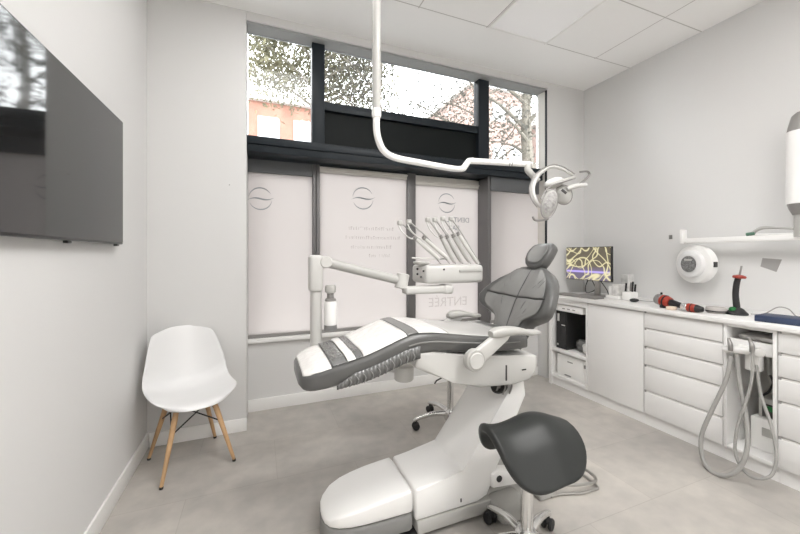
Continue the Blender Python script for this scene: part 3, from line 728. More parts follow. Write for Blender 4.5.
# ================================================================== STOOLS
def stool_base(t, hub, rad, a0, zarm, post_top, pr_):
    MB().tube([(hub[0], hub[1], zarm - .03), (hub[0], hub[1], post_top)], pr_, 20).build('post', 'chrome', t)
    MB().lathe([(.045, zarm - .045), (.05, zarm - .03), (.048, zarm + .015), (.034, zarm + .03)], (hub[0], hub[1], 0), seg=24).build('hub', 'chrome', t)
    for k in range(5):
        a = a0 + k * 2 * PI / 5; d_ = V(math.cos(a), math.sin(a), 0); h0 = V(hub[0], hub[1], 0); e = h0 + d_ * rad
        MB().tube([h0 + d_ * .03 + V(0, 0, zarm), h0 + d_ * rad * .55 + V(0, 0, zarm + .005), e + V(0, 0, zarm - .022), e + d_ * .012 + V(0, 0, zarm - .034)], [.021, .018, .0145, .013], 12, 4).build('leg', 'chrome', t)
        ca = MB(); n_ = V(-d_.y, d_.x, 0)
        for s_ in (-1, 1):
            ca.lathe([(.008, -.009), (.024, -.008), (.0275, 0), (.024, .008), (.008, .009)], e + n_ * .016 * s_ + d_ * .004 + V(0, 0, .0276), n_, 18)
        ca.tube([e + V(0, 0, .028), e + d_ * .004 + V(0, 0, zarm - .028)], .009, 8); 
        ca.ell(e + V(0, 0, .042), .020, .020, .016)
        ca.build('caster', 'rubber', t)
hub = (1.063, 1.19)
ss = thing('saddle_stool', 'slate grey saddle stool on a chrome five star base in the foreground', 'stool', (*hub, 0))
stool_base(ss, hub, .222, math.radians(24), .098, .45, .0265)
MB().box(hub[0] - .09, hub[0] + .09, hub[1] - .07, hub[1] + .07, .425, .455, .01).build('seat_plate', 'rubber', ss)
ax_a = math.radians(-21.9 + 14)
AX = V(math.cos(ax_a), math.sin(ax_a), 0); QX = V(math.sin(ax_a), -math.cos(ax_a), 0)      # QX points to the camera side
def saddle_pt(r, th, zoff=0):
    c_, s_ = math.cos(th), math.sin(th); e = .80
    p = .197 * r * math.copysign(abs(c_) ** e, c_) + .01; q = .285 * r * math.copysign(abs(s_) ** e, s_)
    R = .120 + .11 * (p + .2); R = max(.09, R)
    a = abs(q) / R; am = 1.02
    if a <= am: y = R * math.sin(a); d = R * (1 - math.cos(a))
    else: y = R * math.sin(am) + (abs(q) - R * am) * math.cos(am); d = R * (1 - math.cos(am)) + (abs(q) - R * am) * math.sin(am)
    y = math.copysign(y, q)
    z = .575 - d + .035 * math.exp(-((p - .05) / .10) ** 2) + (2.2 * max(0, -p - .10) ** 2) - 1.1 * max(0, p - .10) ** 2
    return V(hub[0], hub[1], 0) + AX * p + QX * y + V(0, 0, z + zoff)
P = [[saddle_pt(max(.001, j / 18), 2 * PI * k / 64) for k in range(65)] for j in range(19)]
mb = MB().grid(P); bmesh.ops.remove_doubles(mb.bm, verts=mb.bm.verts, dist=.0006)
o = mb.build('saddle_seat', 'saddle', ss, angle=85)
md = o.modifiers.new('t', 'SOLIDIFY'); md.thickness = .034; md.offset = -1
md = o.modifiers.new('b', 'BEVEL'); md.width = .015; md.segments = 4; md.limit_method = 'ANGLE'; md.angle_limit = math.radians(50)
hub2 = (1.345, 2.325)
rs = thing('round_stool', 'round chrome castor stool standing behind the dental chair', 'stool', (*hub2, 0))
stool_base(rs, hub2, .265, math.radians(170), .10, .40, .024)
MB().box(hub2[0] - .10, hub2[0] + .10, hub2[1] - .08, hub2[1] + .08, .40, .425, .006).build('seat_mechanism', 'rubber', rs)
MB().tube([(hub2[0] - .07, hub2[1] - .06, .41), (hub2[0] - .17, hub2[1] - .10, .40), (hub2[0] - .19, hub2[1] - .11, .385)], .005, 8).build('height_lever', 'rubber', rs)
MB().lathe([(.10, .426), (.17, .43), (.18, .45), (.175, .475), (.14, .49), (.05, .492)], (*hub2, 0), seg=36).build('seat', 'saddle', rs)

# foot control with wire loop lying on the floor at right
fc = thing('foot_control', 'foot pedal with a steel wire loop on the floor behind the saddle stool', 'foot pedal', (1.60, 1.46, 0))
MB().box(1.37, 1.47, 1.43, 1.52, .001, .045, .012, seg=3).build('pedal_body', 'greyw', fc)
MB().tube([(1.44, 1.44, .042), at(552, 484, Z=.055), at(572, 485, Z=.05), at(590, 483.5, Z=.05), at(595.5, 480, Z=.05), at(594, 476, Z=.05), at(586, 470, Z=.05), at(572, 463, Z=.055), (1.45, 1.51, .04)], .0085, 10, 5).build('wire_loop', 'steel', fc)
MB().tube([(1.44, 1.432, .012), at(560, 494, Z=.01), at(580, 493, Z=.009), at(592, 490, Z=.009), at(597, 486.5, Z=.009), (1.75, 1.52, .009), (1.62, 1.56, .009), (1.46, 1.518, .012)], .0075, 10, 5).build('floor_loop', 'steel', fc)

# ================================================================== CABINETS ALONG THE RIGHT WALL
XF = 2.73; XBK = 3.315; ZT = .868; PZ = .085
def plinth(t, y0, y1): MB().box(XF + .022, XF + .04, y0 + .0005, y1 - .0005, .0, PZ - .002).build('plinth', 'cab', t)
# shelf unit at the window end
y0, y1 = 2.292, 2.745
t = thing('shelf_cabinet', 'white open shelf cabinet at the window end of the row', 'cabinet', (3.0, (y0 + y1) / 2, 0))
c_ = MB(); c_.box(XF, XBK, y1 - .038, y1, 0, ZT, .002); c_.box(XF, XBK, y0 + .0005, y0 + .018, PZ, ZT, .002); c_.box(XF, XBK, y0 + .018, y1 - .038, PZ, .115, .002)
c_.box(XF, XBK, y0 + .018, y1 - .038, ZT - .05, ZT); c_.box(XBK - .012, XBK, y0 + .018, y1 - .038, .115, ZT - .05)
c_.build('carcass', 'cab', t); MB().box(XF + .002, XBK - .012, y0 + .018, y1 - .038, .342, .372, .002).build('shelf', 'cab', t)
MB().box(XF + .022, XF + .04, y0 + .0005, y1 - .04, .0, PZ - .002).build('plinth', 'cab', t)
# door unit
y0, y1 = 1.795, 2.2915
t = thing('door_cabinet', 'white cabinet with one plain door between open shelves and drawers', 'cabinet', (3.0, (y0 + y1) / 2, 0))
MB().box(XF + .021, XBK, y0, y1, PZ, ZT).build('carcass', 'cab', t); MB().box(XF, XF + .019, y0 + .003, y1 - .003, PZ + .004, ZT - .012, .002).build('door', 'cab', t); plinth(t, y0, y1)
def drawers(nm, label, y0, y1, zs):
    t = thing(nm, label, 'cabinet', (3.0, (y0 + y1) / 2, 0), 'drawer cabinets')
    MB().box(XF + .021, XBK, y0 + .0005, y1 - .0005, PZ, ZT).build('carcass', 'cab', t)
    g = MB()
    for za, zb in zip(zs, zs[1:]):
        d_ = MB().box(XF, XF + .019, y0 + .004, y1 - .004, zb + .004, za - .013, .0025).build('drawer', 'cab', t)
        MB().box(XF + .006, XF + .018, y0 + .004, y1 - .004, za - .013, za - .0005).build('handle_groove', 'groove', d_)
        MB().box(XF + .001, XF + .019, y1 - .016, y1 - .004, za - .013, za + .003).build('end_cap', 'gap', d_)
    plinth(t, y0, y1)
drawers('drawer_cabinet', 'white five drawer cabinet between the plain door and the open niche', 1.300, 1.7945, [ZT - .002, .738, .597, .459, .266, PZ + .002])
drawers('drawer_cabinet', 'white drawer cabinet right of the open niche under the blue box', .42, 1.0505, [ZT - .002, .741, .605, .469, .268, PZ + .002])
# niche cabinet with suction
y0, y1 = 1.0512, 1.2995
t = thing('niche_cabinet', 'white open fronted cabinet with suction hoses between the drawer units', 'cabinet', (3.0, (y0 + y1) / 2, 0))
c_ = MB(); c_.box(XF - .001, XBK, y1 - .018, y1, PZ, ZT, .002); c_.box(XF - .001, XBK, y0, y0 + .018, PZ, ZT, .002); c_.box(XF, XBK, y0 + .018, y1 - .018, PZ, .105, .002)
c_.box(XF, XBK, y0 + .018, y1 - .018, ZT - .018, ZT); c_.build('carcass', 'cab', t)
MB().box(3.12, 3.135, y0 + .018, y1 - .018, .105, ZT - .018).build('back_panel', 'nichein', t)
MB().box(XF + .03, XF + .05, y0 + .018, y1 - .018, .70, .775, .003).build('cross_panel', 'cab', t)
plinth(t, y0, y1)
wt = MB().box(2.705, XBK + .004, .40, 2.752, .869, .899, .004).build('worktop', 'cab')
tag(wt, 'long white worktop running along the right wall cabinets', 'worktop')

# suction unit in the niche
su = thing('suction_unit', 'white suction holder with two long grey hoses in the open niche', 'suction unit', (2.75, 1.17, .70))
def hx(u, v, X): return at(u, v, X=X)
bar0 = hx(731, 350, 2.72); bar1 = hx(757, 352, 2.70)
MB().tube([bar0 + V(.0, .03, 0), bar1], .021, 16).build('holder_bar', 'white', su)
MB().lathe([(.024, 0), (.026, .004), (.026, .02), (.02, .024)], bar1 + V(.0, -.005, 0), (-.6, -.5, 0), 20).build('bar_cap', 'offw', su)
MB().box(2.735, 2.80, 1.13, 1.20, .60, .70, .012).build('holder_body', 'white', su)
MB().box(2.72, 2.76, bar0.y - .02, bar1.y + .02, bar0.z + .022, bar0.z + .040, .005).build('holder_tray', 'white', su)
H1 = [(731, 356, 2.68), (726, 380, 2.65), (712, 410, 2.60), (702, 434, 2.56), (702, 455, 2.53), (711, 471, 2.50), (727, 475.5, 2.50), (741, 466, 2.54), (747.5, 445, 2.58), (746, 415, 2.63), (740, 385, 2.68), (736.5, 352, 2.72)]
H2 = [(752.5, 350, 2.67), (752, 375, 2.66), (748, 395, 2.64), (738, 425, 2.60), (735, 450, 2.57), (741, 467, 2.56), (752, 477, 2.55), (764, 478.5, 2.56), (773, 473, 2.585), (776.5, 455, 2.62), (771, 425, 2.66), (761, 395, 2.70), (756.5, 365, 2.74)]
MB().tube([hx(*p) for p in H1], .0118, 12, 6).build('wide_hose', 'hose', su)
MB().tube([hx(*p) for p in H2], .0080, 12, 6).build('narrow_hose', 'hose', su)
for (u, v, X) in ((730.5, 345, 2.685), (752, 346, 2.67)):
    q = hx(u, v, X); MB().tube([q + V(0, 0, -.035), q + V(0, 0, .0), q + V(.004, .008, .022), q + V(.006, .012, .042)], [.012, .0125, .009, .007], 12, 3).build('nozzle_grip', 'greymetal', su)
    MB().box(q.x - .016, q.x + .016, q.y - .006, q.y + .006, q.z - .008, q.z + .006, .003).build('nozzle_valve', 'gap', su)
# things in the niche
t = thing('pump_box', 'white pump box with a green dial at the bottom of the niche', 'pump', (2.95, 1.14, .105))
MB().box(2.84, 3.05, 1.085, 1.215, .1055, .30, .008).build('body', 'white', t)
MB().box(2.87, 3.02, 1.09, 1.19, .30, .42, .006).build('motor', 'greyw', t)
MB().box(2.862, 2.871, 1.10, 1.17, .31, .39, .003).build('dial_plate', 'seam', t); MB().box(2.858, 2.8625, 1.12, 1.16, .35, .38, .002).build('dial', 'greenp', t)
MB().box(2.834, 2.841, 1.10, 1.16, .20, .25, .003).build('label_plate', 'greyw', t)
MB().tube([hx(770, 375, 2.86), hx(773, 383, 2.86), hx(768, 392, 2.87), hx(760, 398, 2.9), (2.93, 1.13, .42)], .006, 8, 5).build('black_cable', 'rubber', t)
MB().tube([(3.0, 1.16, .42), (2.98, 1.18, .55), (2.94, 1.17, .66), (2.90, 1.165, .69)], .012, 10, 5).build('inlet_hose', 'greyw', t)
fo = MB().box(2.80, 3.06, 1.08, 1.255, .776, .800, .004); 
tag(fo.build('paper_stack', 'pack'), 'flat pale packet lying on top inside the niche', 'packet')

# things on the shelf unit
t = thing('computer_tower', 'black computer tower with a white top on the upper shelf', 'computer', (2.95, 2.53, .372))
MB().box(2.765, 3.10, 2.55, 2.68, .3725, .745, .004).build('case', 'bezel', t)
MB().box(2.762, 2.765, 2.555, 2.675, .38, .735).build('front_panel', 'pcside', t)
MB().box(2.759, 2.762, 2.635, 2.66, .64, .715, .001).build('badge_plate', 'stone', t)
MB().box(2.759, 2.762, 2.567, 2.61, .603, .612).build('disc_slot', 'stone', t)
MB().lathe([(.011, 0), (.011, .003)], (2.763, 2.655, .41), (-1, 0, 0), 14).build('power_button', 'chrome', t)
t = thing('white_box_unit', 'slim white device lying on top of the computer tower', 'device', (2.95, 2.53, .745))
MB().box(2.75, 3.05, 2.36, 2.685, .7455, .806, .005).build('body', 'white', t)
for k in range(3): MB().box(2.7485, 2.751, 2.44 + .06 * k, 2.47 + .06 * k, .768, .778).build('vent', 'gap', t)
t = thing('cable_pouch', 'crumpled clear packet and cable leaning beside the computer tower', 'packet', (2.84, 2.40, .372))
rn = random.Random(2); mb = MB().ell((2.86, 2.445, .43), .05, .075, .057, None, 14, 9)
for v in mb.bm.verts: v.co += V(rn.uniform(-.008, .008), rn.uniform(-.008, .008), rn.uniform(-.0, .008))
mb.build('packet', 'clearcover', t, angle=10)
mb = MB().ell((2.80, 2.36, .425), .03, .035, .052, None, 10, 7)
for v in mb.bm.verts: v.co += V(rn.uniform(-.008, .008), rn.uniform(-.008, .008), rn.uniform(-.0, .010))
mb.build('tissue', 'white', t, angle=10)
t = thing('printer', 'boxy white printer on the lower shelf of the open cabinet', 'printer', (2.95, 2.5, .115))
MB().box(2.765, 3.12, 2.325, 2.672, .1155, .318, .010, seg=3).build('body', 'white', t)
MB().box(2.758, 2.768, 2.36, 2.655, .14, .30, .004).build('front_cover', 'white', t)
MB().box(2.755, 2.759, 2.475, 2.535, .262, .272, .001).build('name_plate', 'gap', t)
MB().box(2.755, 2.766, 2.50, 2.57, .128, .137, .001).build('paper_slot', 'gap', t)
MB().box(2.757, 2.766, 2.337, 2.352, .255, .285, .001).build('button', 'gap', t)

# ---- on the worktop
ZW = .8995
mc = at(589, 265, X=3.0)
t = thing('computer_monitor', 'flat monitor showing a web of yellow lines on the worktop', 'monitor', (3.02, 2.50, ZW))
ya, yb = at(566, 260, X=2.98).y, at(611, 260, X=2.98).y
za, zb = 1.052, 1.368
MB().box(2.982, 3.012, yb, ya, za - .006, zb + .006, .003).build('case', 'bezel', t)
q = MB().box(2.979, 2.982, yb + .006, ya - .006, za, zb).build('screen', 'monitor', t, loc=(2.98, yb, za - .0))
MB().box(3.012, 3.03, 2.395, 2.45, ZW + .01, 1.20, .004).build('stand_neck', 'steel', t)
MB().box(2.90, 3.10, 2.33, 2.55, ZW, ZW + .012, .004).build('stand_foot', 'greymetal', t)
MB().tube([(3.02, 2.52, 1.06), (3.05, 2.58, .98), (3.03, 2.55, .92), (3.06, 2.48, .96), (3.03, 2.50, 1.06)], .004, 8, 6).build('cable', 'rubber', t)
MB().tube([(3.02, 2.40, 1.06), (3.08, 2.37, .96), (3.06, 2.33, .91), (3.12, 2.31, .905)], .004, 8, 6).build('cable', 'rubber', t)
t = thing('keyboard', 'flat grey keyboard on the worktop in front of the monitor', 'keyboard', (2.80, 2.47, ZW))
KM = Matrix.Translation((2.815, 2.46, ZW)) @ Matrix.Rotation(math.radians(2), 4, 'Z')
MB().box(-.065, .065, -.215, .215, 0, .014, .004, KM).build('case', 'greymetal', t)
k_ = MB()
for r in range(5):
    for c2 in range(15):
        k_.box(-.055 + r * .0225, -.036 + r * .0225, -.205 + c2 * .0275, -.181 + c2 * .0275, .014, .019, .0, KM)
k_.build('keys', 'gap', t, stuff=True)
mo = MB().ell((2.93, 2.005, ZW + .015), .042, .030, .0155, None, 20, 10)
t = thing('computer_mouse', 'small black mouse on the worktop right of the pen cup', 'mouse', (2.93, 2.005, ZW)); mo.build('body', 'rubber', t)
MB().tube([(2.965, 1.995, ZW + .012), (3.05, 1.95, ZW + .006), (3.14, 1.88, ZW + .005)], .003, 6, 5).build('cable', 'gap', t)
# containers
t = thing('clear_box', 'white plastic box with clear packets beside the monitor', 'box', (3.02, 2.22, ZW))
MB().box(2.95, 3.10, 2.165, 2.285, ZW, ZW + .03, .004).build('tray', 'white', t)
MB().box(2.965, 3.08, 2.175, 2.235, ZW + .03, ZW + .13, .008).build('packet', 'pack', t); MB().box(2.98, 3.07, 2.245, 2.28, ZW + .03, ZW + .11, .006).build('packet', 'white', t)
tag(MB().box(3.16, 3.24, 2.22, 2.29, ZW, ZW + .21, .004).build('carton', 'pack'), 'tall pale carton standing by the wall behind the monitor', 'carton')
t = thing('pen_cup', 'white cup holding dark pens left of the mouse', 'cup', (3.0, 2.09, ZW))
MB().box(2.96, 3.05, 2.05, 2.135, ZW, ZW + .075, .008).build('cup_body', 'white', t)
PENS = [(.010, .018, .15), (.035, .06, .165), (.055, .03, .155), (.07, .058, .14)]
for i, (dx, dy, h_) in enumerate(PENS):
    p_ = thing('pen', ('black capped pen at the left of the pen cup', 'dark marker at the right of the pen cup', 'grey pen at the back of the pen cup', 'short black marker at the back right of the pen cup')[i], 'pen', (2.965 + dx, 2.13 - dy, ZW + .077), 'pens in the white cup')
    MB().tube([(2.965 + dx, 2.13 - dy, ZW + .077), (2.965 + dx + .004, 2.13 - dy - .004, ZW + h_)], .0075, 10).build('barrel', ('rubber', 'rubber', 'alu', 'rubber')[i], p_)
# red and black hand devices
def tool(label, c0, c1, r, parts, extra=None):
    t = thing('polishing_tool', label, 'tool', (c0[0], c0[1], ZW), 'red and black hand tools')
    a, b_ = V(*c0), V(*c1)
    for f0, f1, rr_, m_, nm in parts:
        MB().tube([a.lerp(b_, f0), a.lerp(b_, f0 + (f1 - f0) * .12), a.lerp(b_, f1 - (f1 - f0) * .12), a.lerp(b_, f1)], [rr_[0] * .9, rr_[0], rr_[1], rr_[1] * .9], 16).build(nm, m_, t)
    return t
ta = at(657, 300, X=2.83); tb = at(684, 310, X=2.80)
t = tool('red and black hand tool with a thick grey head left of the smaller one', (2.83, ta.y, ZW + .062), (2.80, tb.y, ZW + .030), .04,
     [(0, .22, (.040, .042), 'alu', 'head_ring'), (.2, .52, (.044, .038), 'redp', 'body'), (.32, .37, (.0455, .044), 'rubber', 'band'), (.5, 1.0, (.026, .020), 'rubber', 'grip')])
MB().box(2.79, 2.85, ta.y - .075, ta.y - .04, ZW, ZW + .03, .006).build('battery_foot', 'rubber', t)
MB().lathe([(.007, 0), (.008, .012), (.004, .016)], (2.825, ta.y - .035, ZW + .098), seg=12).build('knob', 'rubber', t)
ta2 = at(681, 311, X=2.80); tb2 = at(703, 312, X=2.79)
t = tool('smaller red and black hand tool with a silver ring lying beside the round dish', (2.79, ta2.y - .012, ZW + .031), (2.79, tb2.y, ZW + .027), .03,
     [(0, .30, (.026, .029), 'chrome', 'silver_ring'), (.28, .68, (.030, .028), 'redp', 'body'), (.46, .51, (.0308, .0300), 'rubber', 'band'), (.66, 1.0, (.027, .018), 'rubber', 'tip')])
tag(MB().box(2.735, 2.79, at(672, 310, X=2.76).y - .02, at(672, 310, X=2.76).y + .03, ZW, ZW + .025, .008, seg=3).build('rubber_block', 'cream'), 'small cream block in front of the larger red tool', 'block')
q = at(716, 313, Z=ZW)
t = thing('round_dish', 'low round dish between the red tools and the green stand', 'dish', (q.x, q.y, ZW))
MB().lathe([(.04, 0), (.053, .008), (.057, .028), (.052, .040), (.03, .044)], (q.x, q.y, ZW), seg=28).build('dish_body', 'dish', t)
MB().lathe([(.0545, .010), (.0575, .012), (.058, .017), (.056, .020)], (q.x, q.y, ZW), seg=28).build('dark_band', 'seam', t)
q = at(737, 313, Z=ZW)
q = V(2.96, 1.335, 0)
t = thing('polishing_stand', 'black rod on a green base with a red disc near the top', 'stand', (q.x, q.y, ZW))
MB().lathe([(.056, 0), (.058, .008), (.046, .022), (.033, .038), (.024, .045)], (q.x, q.y, ZW), seg=28).build('base', 'rubber', t)
MB().ell((q.x - .028, q.y + .01, ZW + .034), .019, .021, .018).build('green_cap', 'greenp', t)
MB().tube([(q.x, q.y, ZW + .04), (q.x - .002, q.y + .006, ZW + .13), (q.x, q.y + .002, ZW + .20), (q.x + .002, q.y - .006, ZW + .245)], [.019, .017, .017, .016], 14, 4).build('rod', 'rubber', t)
MB().lathe([(.012, -.010), (.032, -.008), (.036, 0), (.032, .008), (.015, .014)], (q.x + .002, q.y - .012, ZW + .25), (.05, -.05, 1), 28).build('red_disc', 'redp', t)
MB().tube([(q.x + .002, q.y - .012, ZW + .255), (q.x + .006, q.y - .022, ZW + .325)], .0055, 10).build('metal_tip', 'greymetal', t)
bx_ = MB(); a_ = at(756, 321, Z=ZW); BM = Matrix.Translation((2.86, 1.06, ZW)) @ Matrix.Rotation(math.radians(6), 4, 'Z')
bx_.box(-.08, .08, -.085, .115, 0, .035, .003, BM)
t = thing('blue_box', 'flat dark blue box on the worktop at the right', 'box', (2.86, 1.06, ZW)); bx_.build('body', 'bluebox', t); MB().box(-.076, .076, -.081, .111, .035, .037, .001, BM).build('lid', 'bluebox', t)
tag(MB().tube([(3.02, 1.29, ZW + .006), (3.06, 1.24, ZW + .012), (3.1, 1.19, ZW + .06), (3.1, 1.14, ZW + .055), (3.06, 1.09, ZW + .02), (3.04, 1.04, ZW + .03), (3.06, .99, ZW + .03), (3.08, .90, ZW + .006)], .0035, 8, 6).build('cable', 'alu'), 'thin grey cable arching over the worktop behind the blue box', 'cable')

# ================================================================== WALL UNIT (tube head and arm)
xu = thing('x_ray_unit', 'white wall mounted arm with a round drum head over the worktop', 'x-ray unit', (XR, 1.72, 1.25))
dcn = at(700, 264, X=3.26)
XA = V(-.966, .259, 0).normalized(); XQ = V(-XA.y, XA.x, 0)
d0 = V(3.262, dcn.y, dcn.z)
MB().lathe([(.13, 0), (.145, .003), (.15, .010), (.15, .060), (.148, .066), (.142, .070)], d0, XA, 44).build('drum', 'white', xu)
f0_ = d0 + XA * .0695
MB().lathe([(.108, 0), (.107, .026), (.104, .032), (.098, .035), (.066, .035), (.063, .030)], f0_, XA, 44).build('face_ring', 'shell', xu)
MB().lathe([(.0635, 0), (.0635, .003)], f0_ + XA * .0355, XA, 32).build('grille', 'meshg', xu)
RM = Matrix.Translation(f0_ + XA * .0395) @ Matrix.Rotation(math.atan2(XA.y, XA.x), 4, 'Z')
MB().box(-.0005, .0015, -.032, .032, .026, .041, 0, RM).build('label_strip', 'stone', xu)
MB().box(XR - .07, XR - .0005, dcn.y - .06, dcn.y + .06, dcn.z - .05, dcn.z + .05, .005).build('wall_mount', 'white', xu)
MB().box(-.015, .015, -.006, .006, -.02, .02, .002, Matrix.Translation(d0 + XA * .035 + XQ * (.15 if XQ.y < 0 else -.15)) @ Matrix.Rotation(math.atan2(XA.y, XA.x), 4, 'Z')).build('side_switch', 'seam', xu)
an = at(694, 247, X=3.23)
MB().lathe([(.024, 0), (.026, .004), (.026, .05), (.02, .055)], (3.23, an.y, an.z - .045), seg=20).build('neck', 'white', xu)
z_arm = at(740, 239, X=3.18).z
MB().box(3.155, 3.205, .70, at(682, 237, X=3.18).y, z_arm - .018, z_arm + .018, .006).build('horizontal_arm', 'white', xu)
MB().box(XR - .17, XR - .0005, .86, .98, z_arm - .05, z_arm + .05, .008).build('arm_bracket', 'white', xu)
ql = at(683.5, 234, X=3.18); MB().box(3.15, 3.21, ql.y - .012, ql.y + .012, z_arm - .022, ql.z + .035, .004).build('arm_stop', 'white', xu)
vx = 3.17; vy = at(798, 160, X=vx).y - .022
zz0 = at(798, 204, X=vx).z; zz1 = at(798, 132, X=vx).z
MB().tube([(vx, vy, zz0), (vx, vy, zz1)], .074, 28).build('folded_arm', 'white', xu)
MB().lathe([(.07, 0), (.066, .03), (.05, .10), (.03, .12)], (vx, vy, zz1), seg=28).build('top_joint', 'alu', xu)
MB().lathe([(.07, 0), (.062, -.03), (.045, -.07)], (vx, vy, zz0), seg=28).build('bottom_joint', 'alu', xu)
MB().tube([(vx, vy, zz0 - .06), (vx, vy, z_arm)], .04, 20).build('arm_post', 'greyw', xu)
t = thing('green_cord', 'loop of green and white cord lying on the horizontal wall arm', 'cord', (3.18, 1.25, z_arm + .018))
gz = z_arm + .024
MB().tube([(3.17, 1.36, gz), (3.172, 1.30, gz + .045), (3.17, 1.22, gz + .042), (3.168, 1.14, gz + .030), (3.165, 1.09, gz + .03)], [.010, .012, .007, .006, .010], 10, 6).build('upper_cord', 'greyw', t)
MB().tube([(3.17, 1.36, gz + .008), (3.17, 1.31, gz + .003), (3.17, 1.22, gz - .0), (3.167, 1.12, gz), (3.165, 1.08, gz + .01)], .0055, 10, 6).build('lower_cord', 'white', t)
MB().tube([(3.168, 1.375, gz + .006), (3.168, 1.33, gz + .012)], .012, 10).build('green_end', mat('dull_green', (.10, .20, .14), .5), t)
MB().ell((3.165, 1.085, gz + .016), .02, .022, .018).build('green_clip', mat('deep_green', (.03, .16, .09), .5), t)
# grey tape and small wall switch
tp = MB(); pts = [at(u, v, X=XR - .001) for u, v in ((762.5, 258), (782, 259.5), (776.5, 272), (760.5, 266.5))]
A = [tp.bm.verts.new(p_) for p_ in pts]; B = [tp.bm.verts.new(p_ + V(-.0012, 0, 0)) for p_ in pts]
tp.bm.faces.new(A); tp.bm.faces.new(B[::-1])
for i in range(4): tp.bm.faces.new((A[i], B[i], B[(i + 1) % 4], A[(i + 1) % 4]))
tag(tp.build('tape_patch', 'paperg'), 'grey patch of tape stuck on the right wall', 'tape')
q = at(671, 237, X=XR); tag(MB().box(XR - .012, XR - .0005, q.y - .012, q.y + .012, q.z - .018, q.z + .018, .003).build('wall_hook', 'alu'), 'small grey wall fitting left of the white wall arm', 'wall fitting')

# ================================================================== OUTSIDE
struct('street_ground', MB().box(-45, 55, 3.5, 60, -.35, -.2), 'asphalt')
def building(label, x0, x1, y0, h, m_, cols, rows, z0=2.5, dz=3.1, bay=None):
    t = thing('brick_building', label, 'building', ((x0 + x1) / 2, y0 + 3, -.2), 'buildings across the street')
    MB().box(x0, x1, y0, y0 + 8, -.2, h).build('wall', m_, t)
    MB().box(x0 - .25, x1 + .25, y0 - .3, y0 + 8, h, h + .4).build('cornice', 'stone', t)
    if bay: MB().box(bay[0], bay[1], y0 - .9, y0 + .2, -.2, bay[2]).build('bay', m_, t)
    for r in range(rows):
        for c2 in range(cols):
            cx = x0 + (x1 - x0) * (c2 + .5) / cols; z = z0 + dz * r
            if z + 1.9 > h: continue
            w = MB().box(cx - .52, cx + .52, y0 - .06, y0 + .05, z, z + 1.25).build('window', 'stone', t)
            MB().box(cx - .46, cx - .03, y0 - .08, y0 - .05, z + .08, z + 1.17).build('glazing', 'pane_out', w); MB().box(cx + .03, cx + .46, y0 - .08, y0 - .05, z + .08, z + 1.17).build('glazing', 'pane_out', w)
building('red brick building behind the left clear pane', -9, 6.5, 19, 9.0, 'brick', 9, 3, 1.5, 2.75)
building('taller brick building seen in the middle clear pane', 13.2, 17.6, 20, 12.6, 'brick2', 3, 4, 1.8, 2.9)
building('pale brick building behind the tree at right', 18.4, 34, 19, 10.5, 'brick2', 6, 4, 1.4, 2.9)
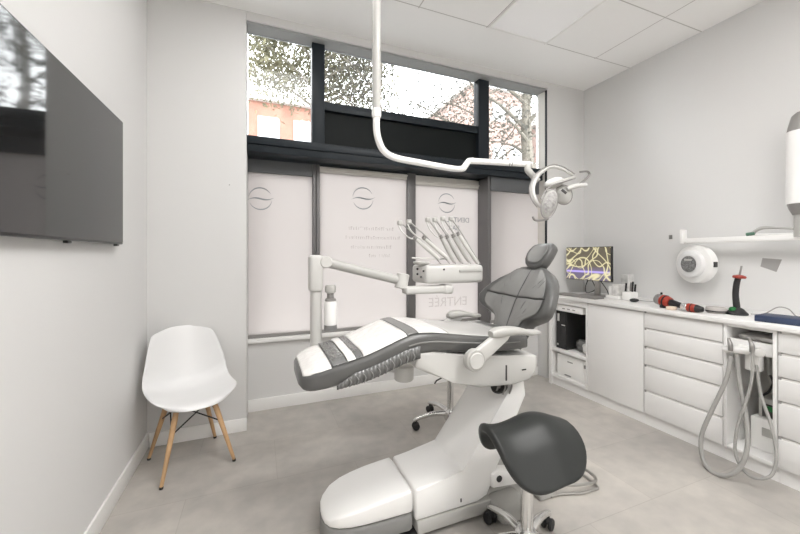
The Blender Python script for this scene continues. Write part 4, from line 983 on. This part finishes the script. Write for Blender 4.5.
def tree(label, x, y, h, tr, cl, m_leaf, nleaf, seed, lsz=.13, lo=.30, st=.045):
    t = thing('street_tree', label, 'tree', (x, y, -.2), 'trees in the street'); rn = random.Random(seed)
    MB().tube([(x, y, -.2), (x + .1, y, h * .3), (x - .05, y + .1, h * .6), (x + .1, y, h * .92)], [tr, tr * .85, tr * .65, tr * .2], 12, 5).build('trunk', 'bark', t)
    br_ = MB(); ends = []
    for k in range(14):
        z = h * (lo + st * k); a = rn.uniform(0, 2 * PI); L = rn.uniform(.5, 1) * cl
        p0 = V(x + .03, y, z); p1 = p0 + V(math.cos(a) * L * .5, math.sin(a) * L * .5, .35 * L); p2 = p0 + V(math.cos(a) * L, math.sin(a) * L, .55 * L)
        br_.tube([p0, p1, p2], [tr * .30, tr * .18, tr * .05], 7, 3); ends += [p1, p1.lerp(p2, .5), p2]
        for j in range(2):
            p3 = p1.lerp(p2, rn.uniform(.1, .8)); p4 = p3 + V(rn.uniform(-1, 1), rn.uniform(-1, 1), rn.uniform(-.2, .7)) * cl * .4
            br_.tube([p3, p3.lerp(p4, .5) + V(0, 0, .06), p4], [tr * .10, tr * .07, tr * .03], 6, 2); ends += [p4, p3.lerp(p4, .5)]
    br_.build('branches', 'bark', t)
    lf = MB()
    for k in range(nleaf):
        e = rn.choice(ends); p = e + V(rn.gauss(0, .33), rn.gauss(0, .33), rn.gauss(0, .33)) * cl * .42
        u = V(rn.uniform(-1, 1), rn.uniform(-1, 1), rn.uniform(-1, 1)).normalized(); w = u.orthogonal().normalized() * lsz * rn.uniform(.35, .6); u *= lsz * rn.uniform(.6, 1.1)
        vs = [lf.bm.verts.new(c) for c in (p - u, p + w, p + u, p - w)]; lf.bm.faces.new(vs)
    lf.build('foliage', m_leaf, t, stuff=True)
tree('leafy olive tree filling the left clear pane', 1.66, 10.6, 8.4, .15, 2.9, 'leaf', 15000, 11, .085, .66, .022)
tree('sparse dark leaved tree behind the lamp pole in the middle pane', 3.25, 9.6, 8.2, .12, 1.9, 'leafd', 2600, 23, .085)
tree('sparse tree behind the right end of the middle pane', 7.45, 10.6, 8.2, .14, 4.2, 'leafd', 8000, 31, .085)
tree('tree with a bare thick trunk behind the right clear pane', 8.5, 9.4, 9.5, .27, 2.4, 'leafd', 700, 47, .08)

# ================================================================== LIGHT, CAMERA
w = bpy.data.worlds.new('overcast'); bpy.context.scene.world = w; w.use_nodes = True
bg = w.node_tree.nodes['Background']; bg.inputs[0].default_value = (.97, .985, 1.0, 1); bg.inputs[1].default_value = 6.5
cam = bpy.data.cameras.new('camera'); co = bpy.data.objects.new('camera', cam); C.objects.link(co)
co.location = (0, 0, EYE); co.rotation_euler = (PI / 2, 0, -YAW)
cam.sensor_fit = 'HORIZONTAL'; cam.sensor_width = 36; cam.lens = 36 * FPX / 800; cam.shift_y = (HZ - 267) / 800; cam.clip_start = .02
sc = bpy.context.scene; sc.camera = co
sc.view_settings.view_transform = 'Standard'; sc.view_settings.look = 'None'; sc.view_settings.gamma = 1; sc.view_settings.use_curve_mapping = False
sc.view_settings.exposure = 0.60
sc.cycles.max_bounces = 14; sc.cycles.diffuse_bounces = 8; sc.cycles.glossy_bounces = 4; sc.cycles.transmission_bounces = 8; sc.cycles.transparent_max_bounces = 12
sc.cycles.use_denoising = True; sc.cycles.sample_clamp_indirect = 8
